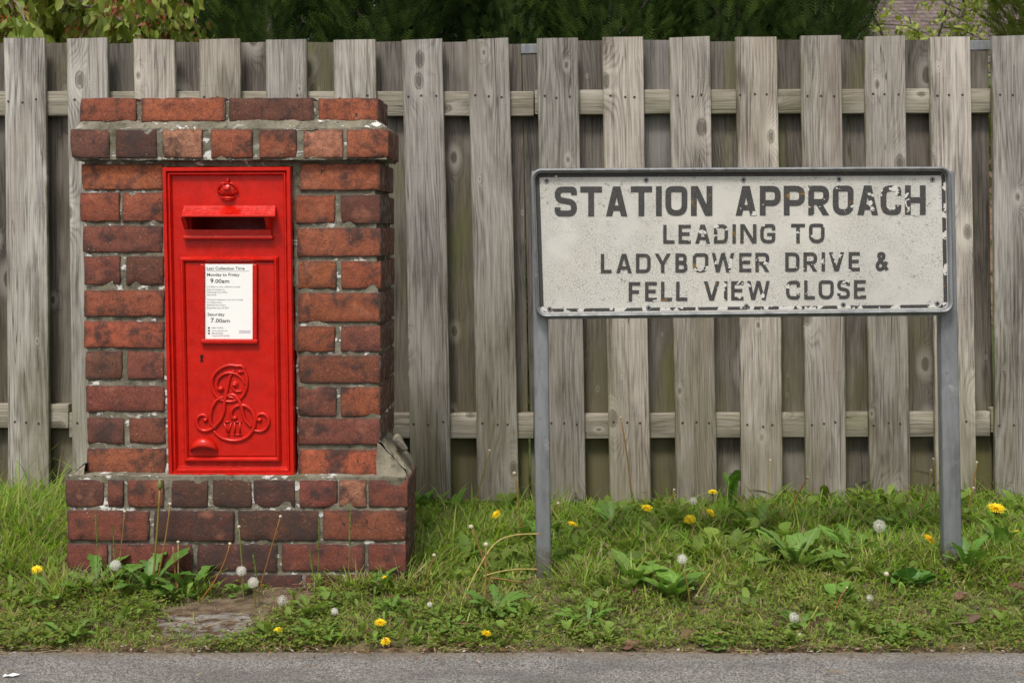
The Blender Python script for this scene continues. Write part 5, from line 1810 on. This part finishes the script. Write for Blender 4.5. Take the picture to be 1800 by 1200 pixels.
for a in [
    (203, 993, 197, 1050, 12, 'white dandelion clock left of the pillar front'),
    (424, 1003, 430, 1055, 11, 'upper white clock in front of the plinth'),
    (445, 1023, 450, 1068, 12, 'lower white clock in front of the plinth'),
    (1199, 982, 1203, 1030, 11, 'white clock in the grass under the middle left of the sign'),
    (1546, 924, 1549, 968, 14, 'big ragged white clock left of the far sign post', 0, .8),
    (1396, 1085, 1400, 1105, 12, 'ragged white clock low in the mown strip under the sign', 0, .75),
    (1219, 880, 1222, 915, 9, 'faint grey clock by the fence under the sign', 0, .7),
    (1529, 1050, 1531, 1085, 8, 'small blown clock on a pale stalk below the far sign end', 0, .6),
    (497, 1055, 500, 1080, 12, 'loose white clock lying in the grass right of the bare patch', 0, .6),
    (588, 1074, 590, 1095, 8, 'small white clock below the right half of the plinth'),
    (755 - 0, 1062, 757, 1082, 6, 'tiny white seed head between plinth and near sign post'),
]: clock(*a)


def stalk(hx, hy, bx, by_, label, tint=(1, 1, 1), sway=0.0, rad=.0024, head=1.0, bud=False):
    base = ground_at(bx, by_); base.z -= .01
    hd = head_at(base, hx, hy, .0)
    e = empty('dandelion_stalk', base); tag(e, label, 'stalk', 'bare dandelion stalks')
    L = lambda v: Vector(v) - base
    o = MB().tube([L(p) for p in stem_path(base, hd, sway)], [rad * 1.15, rad * 1.1, rad * 1.05, rad, rad, rad * .95, rad * .9, rad * .85], 6).build('stem', STEM, e, smooth=True)
    o.color = tint + (1,)
    c = L(hd)
    if bud:
        o = MB().tube([c - Vector((0, 0, .004)), c + Vector((0, 0, .004)), c + Vector((0, 0, .016)), c + Vector((0, 0, .026))], [.003, .0075, .006, .0015], 8).build('bud', CALYX, e, smooth=True)
        o.color = (1.2, 1.2, 1.1, 1)
    else:
        o = MB().ball(tuple(c), .0045 * head, .0045 * head, .0038 * head, 8, 6).build('seed_core', FLUFF, e, smooth=True)
        o.color = (.85, .78, .66, 1)


BR, PK, PALE, GRN = (1.25, .85, .75), (1.5, .75, .95), (1.9, 1.75, 1.9), (.95, 1.15, .8)
for a in [
    (281, 858, 266, 980, 'green budded stalk in front of the plinth left half', (1.1, 1.0, .7), .004, .0030, 1, True),
    (299, 885, 268, 985, 'brown stalk crossing behind the green bud stalk on the plinth', BR, .012),
    (219, 898, 202, 985, 'thin red-brown stalk at the left of the plinth', BR, .004, .0016),
    (420, 925, 430, 1010, 'green bare stalk before the middle of the plinth', GRN, .0, .002),
    (493, 907, 452, 1028, 'thin rusty stalk leaning right across the plinth', (1.5, .75, .6), .0, .0016),
    (404, 955, 345, 1056, 'rusty curved stalk rising from the bare patch edge', (1.5, .75, .6), .03, .0020),
    (304, 962, 312, 1038, 'pink stalk standing below the plinth left of centre', PK, .0, .0022, .3),
    (313, 952, 311, 1012, 'pink-white stalk crossing another below the plinth', PALE, .004, .0018),
    (860, 791, 822, 915, 'tall olive stalk leaning right against the fence by the pillar', (1.2, 1.05, .7), .008, .0026),
    (904, 831, 915, 965, 'tall brown stalk upright left of the near sign post', BR, .012, .0028, 1.3),
    (828, 925, 866, 1040, 'brown stalk leaning left in the grass left of the sign', BR, .01, .0028, 1.5),
    (854, 956, 849, 1082, 'grey-headed stalk upright in the lawn left of the sign', (1.2, 1.1, .75), .006, .0026, 1.4),
    (981, 884, 970, 935, 'short brown stalk touching the near sign post on its right', BR, .0, .0026, 1.2),
    (967, 776, 979, 885, 'brown stalk showing just right of the near sign post against fence', BR, .012, .0026, 1.0),
    (1091, 733, 1113, 905, 'tallest brown stalk, against the fence under the sign left end', BR, .012, .0028, 1.0),
    (1354, 808, 1347, 900, 'pale straight stalk against the fence under the sign middle', PALE, .0, .0020, .9),
    (1487, 881, 1543, 928, 'pale fallen stalk lying across towards the ragged clock', PALE, .0, .0024, .9),
    (1420, 838, 1384, 935, 'pink curved stalk with dark buds at the fence under the sign', PK, -.03, .0026, 1.0),
    (1637, 826, 1608, 930, 'olive stalk leaning right, left of the far sign post', (1.2, 1.05, .7), .004, .0024),
    (1641, 806, 1646, 940, 'tall yellowish stalk close to the left of the far sign post', (1.3, 1.2, .8), .006, .0026),
    (1717, 812, 1697, 905, 'brown stalk leaning right, right of the far sign post', BR, .008, .0024),
    (1711, 857, 1696, 925, 'short olive stalk right of the far sign post', (1.2, 1.05, .7), .004, .0022),
    (1489, 1032, 1466, 1090, 'curved pinkish stalk in the mown strip under the sign', PK, -.02, .0020, .7),
    (1558, 1008, 1550, 1055, 'short green stalk with white tip left of the cranesbill', GRN, .006, .0024, 1.6),
    (1438, 1066, 1412, 1105, 'pale green cut stalk leaning right near the ragged clock', (1.5, 1.6, 1.1), .0, .0026, .3),
    (1248, 1007, 1218, 1050, 'pale stalk leaning right under the sign', PALE, .0, .0022, .3),
    (1202, 1000, 1214, 1070, 'dark olive stalk left of the pale one under the sign', (1.0, .85, .5), .006, .0022, .3),
    (1185, 860, 1168, 905, 'short reddish stalk at the fence below the sign', BR, .006, .0020, 1.0),
    (763, 975, 738, 1045, 'thin brown stalk between plinth and near sign post', BR, .004, .0018, 1.2),
]: stalk(*a)
# dead stalks arched over the grass left of the sign post
for pts, lab in (([(800, 1075), (815, 1050), (840, 1000), (870, 955), (905, 940), (950, 938)], 'pale dry stalk arched towards the near sign post'),
                 ([(850, 1012), (880, 1004), (910, 1000), (945, 1000)], 'yellow dry stalk lying flat left of the near sign post'),
                 ([(862, 1015), (885, 1018), (910, 1022), (930, 1022)], 'pink dry stalk lying below the yellow one by the near sign post')):
    g0 = ground_at(*pts[0]) if pts[0][1] > 1020 else ground_at(pts[0][0], pts[0][1] + 30)
    P3 = [ray(a, b, g0.y + .02 * i) for i, (a, b) in enumerate(pts)]
    e = empty('dry_stalk', g0); tag(e, lab, 'stalk', 'dry stalks lying in the grass')
    o = MB().tube([v - g0 for v in catmull(P3, 4)], .0024, 6).build('stem', STEM, e, smooth=True); o.color = (1.9, 1.7, 1.8, 1) if 'pink' not in lab else (1.8, 1.1, 1.5, 1)

# seeding grass heads
for hx, hy, bx, by_, lab in ((560, 912, 557, 1035, 'seeding grass stem before the right of the plinth'), (168, 905, 172, 1000, 'seeding grass stem at the left of the plinth'),
                             (198, 925, 202, 1005, 'short seeding grass stem before the plinth left corner'), (616, 890, 610, 1040, 'tall thin grass stem crossing the plinth right half'),
                             (445, 975, 455, 1060, 'grass stem beside the lower white clock'), (545, 970, 552, 1045, 'bushy grass stem low before the plinth')):
    base = ground_at(bx, by_); hd = head_at(base, hx, hy)
    e = empty('grass_stem', base); tag(e, lab, 'grass stem', 'seeding grass stems')
    pth = [p - base for p in stem_path(base, hd, .004)]
    o = MB().tube(pth, .0012, 5).build('stem', STEM, e); o.color = (.8, 1.1, .8, 1)
    mb = MB(); r = random.Random(hx)
    for i in range(26):
        t = .55 + .45 * i / 26; k = min(int(t * 7), 6); p = pth[k].lerp(pth[k + 1], t * 7 - k)
        d = Vector((r.uniform(-1, 1), r.uniform(-1, 1), 1.4)).normalized() * .011; s = d.orthogonal().normalized() * .0016
        mb.add([p - s, p + s, p + d], [(0, 1, 2)])
    o = mb.build('seed_head', CALYX, e); o.color = (1.3, 1.4, 1.2, 1)

# dead leaves and a scrap of paper
def dead_leaf(px, py, size, rz, curl, label, tint=(1, 1, 1)):
    g = ground_at(px, py)
    n, m = 8, 4; vs = []
    for i in range(n + 1):
        t = i / n; w = .30 * max(0.0, math.sin(math.pi * t ** .8)) ** .8 + .004
        for j in range(m + 1):
            s = (j / m - .5) * 2
            vs.append(((t - .5) * size, s * w * size * math.cos(curl * s), size * (.30 * abs(s) * math.sin(curl) * w * 2 + .22 * (t - .5) ** 2 + .05) + .02 * size * math.sin(9 * t + 4 * s)))
    fs = [(i * (m + 1) + j, (i + 1) * (m + 1) + j, (i + 1) * (m + 1) + j + 1, i * (m + 1) + j + 1) for i in range(n) for j in range(m)]
    o = MB().add(vs, fs).build('dead_leaf', DEADLEAF, None, (g.x, g.y, g.z + .012), smooth=True)
    o.rotation_euler = (R(28), R(-18), rz); o.color = tint + (1,)
    tag(o, label, 'dead leaf', 'dead leaves on the verge')
dead_leaf(1703, 1102, .078, R(14), .9, 'curled brown dead leaf lying in the grass at the right')
dead_leaf(1212, 1124, .05, R(5), .4, 'brown leaf fragment at the pavement edge under the sign', (1.1, .95, .85))
dead_leaf(1360, 1108, .04, R(60), .6, 'dark crumpled leaf low in the grass under the sign', (.8, .7, .7))
dead_leaf(1690, 1056, .05, R(-10), .5, 'pale brown dead leaf before the far sign post', (1.3, 1.15, 1.15))
dead_leaf(1108, 1142, .05, R(3), .3, 'flat brown leaf on the pavement edge right of the near post', (1.05, .9, .85))
dead_leaf(1785, 1045, .07, R(30), .6, 'brown leaf tangle at the right edge', (1.1, .9, .9))
g = ground_at(20, 1190)
vs = [(-.024, -.006, .004), (-.006, -.009, .007), (.004, -.002, .003), (.024, .002, .008), (.020, .012, .005), (.002, .010, .009), (-.012, .007, .004), (-.022, .006, .008)]
D_ = F * CAMZ / (1190 - HY)
o = MB().add(vs, [tuple(range(8))]).build('paper_scrap', PAPER, None, ((20 - CX) / F * D_, D_, .001)); o.scale = (.75, .75, .75)
tag(o, 'torn scrap of white paper lying on the tarmac at the left', 'paper')

# ---------------------------------------------------------------- trees behind the fence
def conifer_mesh(seed, rad, hgt, n, cols):
    r = np.random.default_rng(seed)
    V = []; T = []; C = []
    for i in range(n):
        z = hgt * r.random() ** .9 if r.random() < .45 else r.uniform(1.3, 2.75)
        prof = rad * (1 - (z / hgt) ** 3.0) * (.82 + .18 * math.sin(z * 5 + seed)) + .02
        a = r.uniform(0, 2 * math.pi)
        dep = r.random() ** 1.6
        cl_ = mnoise.noise(Vector((math.cos(a) * 2.6, math.sin(a) * 2.6, z * 2.3 + seed))) + .6 * mnoise.noise(Vector((math.cos(a) * 6, math.sin(a) * 6, z * 5 + seed)))
        rr = prof * (1 - .55 * dep) * (.92 + .34 * cl_)
        p = np.array((rr * math.cos(a), rr * math.sin(a), z))
        out = np.array((math.cos(a), math.sin(a), r.uniform(.5, 1.9))); out /= np.linalg.norm(out)
        tw = r.uniform(-.7, .7)
        side = np.array((-math.sin(a), math.cos(a), tw)); side -= out * side.dot(out); side /= np.linalg.norm(side)
        L = r.uniform(.045, .105)
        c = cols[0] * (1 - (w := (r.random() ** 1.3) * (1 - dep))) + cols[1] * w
        nl = 5
        for k in range(nl):
            t = .15 + .85 * k / nl
            for s in (-1, 1):
                b = len(V)
                q = p + out * L * t
                ln = L * .42 * (1 - .65 * t)
                d = out * .75 + side * s
                V += [q, q + d * ln + out * .004, q + out * L * .10]; T.append((b, b + 1, b + 2)); C += [c * .85, c * 1.15, c]
        b = len(V)
        V += [p - side * .003, p + side * .003, p + out * L]; T.append((b, b + 1, b + 2)); C += [c, c, c * 1.2]
    return tri_mesh('crown', np.array(V), np.array(T), np.array(C))


def trunk_mesh(h, r0, seed):
    k = random.Random(seed)
    mb = MB()
    mb.tube([(k.uniform(-.02, .02) * i, k.uniform(-.02, .02) * i, h * i / 6) for i in range(7)], [r0 * (1 - .8 * i / 6) for i in range(7)], 9)
    for i in range(10):
        z = h * (.25 + .6 * i / 10); a = i * 2.4
        mb.tube([(0, 0, z), (.12 * math.cos(a), .12 * math.sin(a), z + .10), (.26 * math.cos(a), .26 * math.sin(a), z + .30)], [r0 * .25, r0 * .16, r0 * .06], 5)
    return mb.mesh('trunk')


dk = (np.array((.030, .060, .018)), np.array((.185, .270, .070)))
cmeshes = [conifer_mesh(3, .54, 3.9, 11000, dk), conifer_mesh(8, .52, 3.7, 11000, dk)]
tm = trunk_mesh(3.3, .06, 2)
labs = ['dark conifer at the left end of the hedge, next to the cherry', 'second dark conifer of the hedge, above the pillar', 'dark conifer of the hedge behind the wide board gap', 'dark conifer of the hedge above STATION on the sign',
        'dark conifer of the hedge above APPROACH on the sign', 'dark conifer at the right end of the hedge, with lighter tips', 'dark conifer deep in the hedge above the pillar right edge', 'dark conifer deep in the hedge above the sign middle', 'dark conifer deep in the hedge above the post box', 'dark conifer deep in the hedge above the sign left corner',
        'dark conifer deep in the hedge above the sign right half', 'dark conifer deep in the hedge nearest the cherry']
for i, (px, D) in enumerate(((465, 6.35), (680, 6.2), (895, 6.55), (1080, 6.25), (1260, 6.45), (1432, 6.2), (790, 7.3), (1180, 7.3), (560, 7.25), (990, 7.4), (1370, 7.3), (420, 7.7))):
    e = empty('conifer', ((px - CX) / F * D, D, -.05), i * 1.3)
    tag(e, labs[i], 'conifer', 'dark conifer hedge behind the fence')
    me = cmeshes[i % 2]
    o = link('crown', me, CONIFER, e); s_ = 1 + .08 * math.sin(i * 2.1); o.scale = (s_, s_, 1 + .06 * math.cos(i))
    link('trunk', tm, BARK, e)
yl = (np.array((.095, .140, .022)), np.array((.27, .31, .06)))
e = empty('conifer', ((1818 - CX) / F * 7.0, 7.0, -.05)); tag(e, 'yellowish green conifer behind the fence at the right edge', 'conifer')
link('crown', conifer_mesh(14, .36, 3.6, 6000, yl), CONIFER, e); link('trunk', trunk_mesh(3.0, .05, 5), BARK, e)


def leafy_tree(name, base, crown_c, crown_r, n, leaf, cols, label, cat, droop, seed, blossom=0.0, limbs=16):
    r = np.random.default_rng(seed); k = random.Random(seed)
    e = empty(name, base); tag(e, label, cat)
    B = Vector(base); Cc = Vector(crown_c) - B
    mb = MB()
    fork = Vector((Cc.x * .4, Cc.y * .4, Cc.z * .55))
    kr = 1.0 if droop else .45
    mb.tube([Vector((0, 0, -.1)), fork * .5, fork], [.075 * kr, .06 * kr, .05 * kr], 9)
    V = []; T = []; C = []; BV = []; BT = []; BC = []
    per = n // limbs
    for i in range(limbs):
        a = i * 2.399 + k.uniform(-.3, .3); el = k.uniform(-.35, .95)
        tip = Cc + Vector((math.cos(a) * math.cos(el) * crown_r[0], math.sin(a) * math.cos(el) * crown_r[1], math.sin(el) * crown_r[2]))
        tip.z -= droop * k.random()
        pth = catmull([fork, fork.lerp(tip, .45) + Vector((0, 0, .28 + droop * .3)), tip.lerp(fork, .18) + Vector((0, 0, .10)), tip], 6)
        mb.tube(pth, [(.014 if not droop else .016) * (1 - .85 * j / (len(pth) - 1)) for j in range(len(pth))], 6)
        twigs = []
        for j in range(6, len(pth), 2):
            d = Vector((k.uniform(-1, 1), k.uniform(-1, 1), k.uniform(-1.2, .3) if droop else k.uniform(-.6, .8))).normalized() * k.uniform(.18, .40)
            tw = [pth[j], pth[j] + d * .5 + Vector((0, 0, .03)), pth[j] + d]
            mb.tube(tw, [.007, .005, .0025], 5); twigs.append(tw)
        for q in range(per):
            tw = k.choice(twigs); t = k.random() ** .7
            p = np.array(tw[0].lerp(tw[2], t)) + r.normal(0, .035, 3)
            L = leaf * r.uniform(.6, 1.2)
            d = np.array((r.normal(0, .6), r.normal(0, .6), -1.0 if droop else r.normal(0, .6))); d /= np.linalg.norm(d)
            s = np.cross(d, r.normal(0, 1, 3)); s /= np.linalg.norm(s) + 1e-9; nn = np.cross(d, s)
            c = cols[0] * (1 - (w := r.random())) + cols[1] * w
            b = len(V)
            V += [p, p + d * L * .35 + s * L * .23 + nn * L * .05, p + d * L * .75 + s * L * .17 + nn * L * .05, p + d * L, p + d * L * .75 - s * L * .17 + nn * L * .05, p + d * L * .35 - s * L * .23 + nn * L * .05, p + d * L * .5 - nn * L * .03]
            T += [(b, b + 1, b + 6), (b + 1, b + 2, b + 6), (b + 2, b + 3, b + 6), (b + 3, b + 4, b + 6), (b + 4, b + 5, b + 6), (b + 5, b, b + 6)]
            C += [c * .9] + [c] * 5 + [c * 1.1]
            if r.random() < blossom:
                for z in range(7):
                    b = len(BV); o_ = p + r.normal(0, .012, 3); dd = r.normal(0, 1, 3) * .010; ee = r.normal(0, 1, 3) * .007
                    BV += [o_, o_ + dd, o_ + dd + ee, o_ + ee]; BT += [(b, b + 1, b + 2), (b, b + 2, b + 3)]
                    cc = np.array((.36, .105, .070)) * r.uniform(.6, 1.3); BC += [cc] * 4
    mb.build('trunk', BARK, e, smooth=True)
    link('crown', tri_mesh('crown', np.array(V), np.array(T), np.array(C)), FOLIAGE, e)
    if BV: link('blossom', tri_mesh('blossom', np.array(BV), np.array(BT), np.array(BC)), FOLIAGE, e)


leafy_tree('cherry_tree', (-2.75, 6.2, 0), (-2.35, 5.75, 2.20), (1.15, .70, .55), 11000, .075, (np.array((.150, .225, .034)), np.array((.340, .370, .080))),
           'cherry tree with fading pink blossom and hanging leaves behind the fence at the left', 'tree', .60, 4, blossom=.20, limbs=34)
leafy_tree('acer_shrub', (2.75, 8.4, 0), (2.62, 8.2, 2.15), (.52, .45, .62), 2600, .055, (np.array((.20, .26, .035)), np.array((.34, .38, .09))),
           'yellow-green leafy shrub in front of the tiled roof', 'shrub', 0.0, 6, limbs=14)

# ---------------------------------------------------------------- house with tiled roof at the right
house = empty('house', (7.0, 14.0, 0)); tag(house, 'house with brown tiled roof seen over the fence at the right', 'house')
MB().box(-4.2, 4.2, .35, 6.0, -.05, 2.55).build('wall', HOUSEWALL, house)
pitch = R(36); rl = 3.6; ex, ez, ey = 8.9, 2.50, 0.0
roof = empty('roof', (0, ey, ez), 0, house)
cu_, su_ = math.cos(pitch), math.sin(pitch)
MB().add([(-4.45, .02, -.02), (4.45, .02, -.02), (4.45, rl * cu_, rl * su_ - .02), (-4.45, rl * cu_, rl * su_ - .02), (4.45, 2 * rl * cu_, -.02), (-4.45, 2 * rl * cu_, -.02)],
         [(0, 1, 2, 3), (3, 2, 4, 5), (0, 3, 5), (1, 4, 2)]).build('roof_deck', TILE, roof)
tw_, tg, tl2 = .165, .10, .19
tile_me = MB().add([(0, 0, .0), (tw_ - .006, 0, .0), (tw_ - .006, tl2, -.012), (0, tl2, -.012), (0, 0, .014), (tw_ - .006, 0, .014), (tw_ - .006, tl2, .002), (0, tl2, .002)],
                   [(0, 3, 2, 1), (4, 5, 6, 7), (0, 1, 5, 4), (1, 2, 6, 5), (2, 3, 7, 6), (3, 0, 4, 7)]).mesh('tile')
V = []; T = []
kk = random.Random(3)
ntile = 0
base_v = np.array([tuple(v.co) for v in tile_me.vertices])
quads = [tuple(p.vertices) for p in tile_me.polygons]
for row in range(int(rl / tg)):
    for c_ in range(int(8.9 / tw_)):
        lx = -4.45 + c_ * tw_ + (tw_ / 2 if row % 2 else 0); ly = row * tg
        wx = 7.0 + lx; wy = 14.0 + ly * cu_; wz = ez + ly * su_
        sxp = CX + wx / wy * F; syp = HY - (wz - CAMZ) / wy * F
        jx, jz, rot = kk.uniform(-.003, .003), kk.uniform(0, .006), kk.uniform(-.012, .012)
        if 1545 < sxp < 1790 and -40 < syp < 90 and ntile < 290:
            ntile += 1
            o = link('tile', tile_me, TILE, roof, (lx + jx, ly * cu_ - .012 * su_, ly * su_ + .012 + jz))
            o.rotation_euler = (pitch, 0, rot)
            f = kk.uniform(.75, 1.2); o.color = (f, f * kk.uniform(.93, 1.03), f * kk.uniform(.9, 1.05), 1)
        else:
            b = len(V)
            for v in base_v:
                y_ = v[1]; V.append((lx + v[0] + jx, (ly + y_) * cu_ - v[2] * su_ - .012 * su_, (ly + y_) * su_ + v[2] * cu_ + .012 + jz))
            for q in quads: T += [(b + q[0], b + q[1], b + q[2]), (b + q[0], b + q[2], b + q[3])]
o = link('roof_tiles', tri_mesh('roof_tiles', np.array(V), np.array(T)), TILE, roof); o['kind'] = 'stuff'
MB().tube([(-4.47, rl * cu_, rl * su_ + .03), (4.47, rl * cu_, rl * su_ + .03)], .11, 10).build('ridge', TILE, roof)
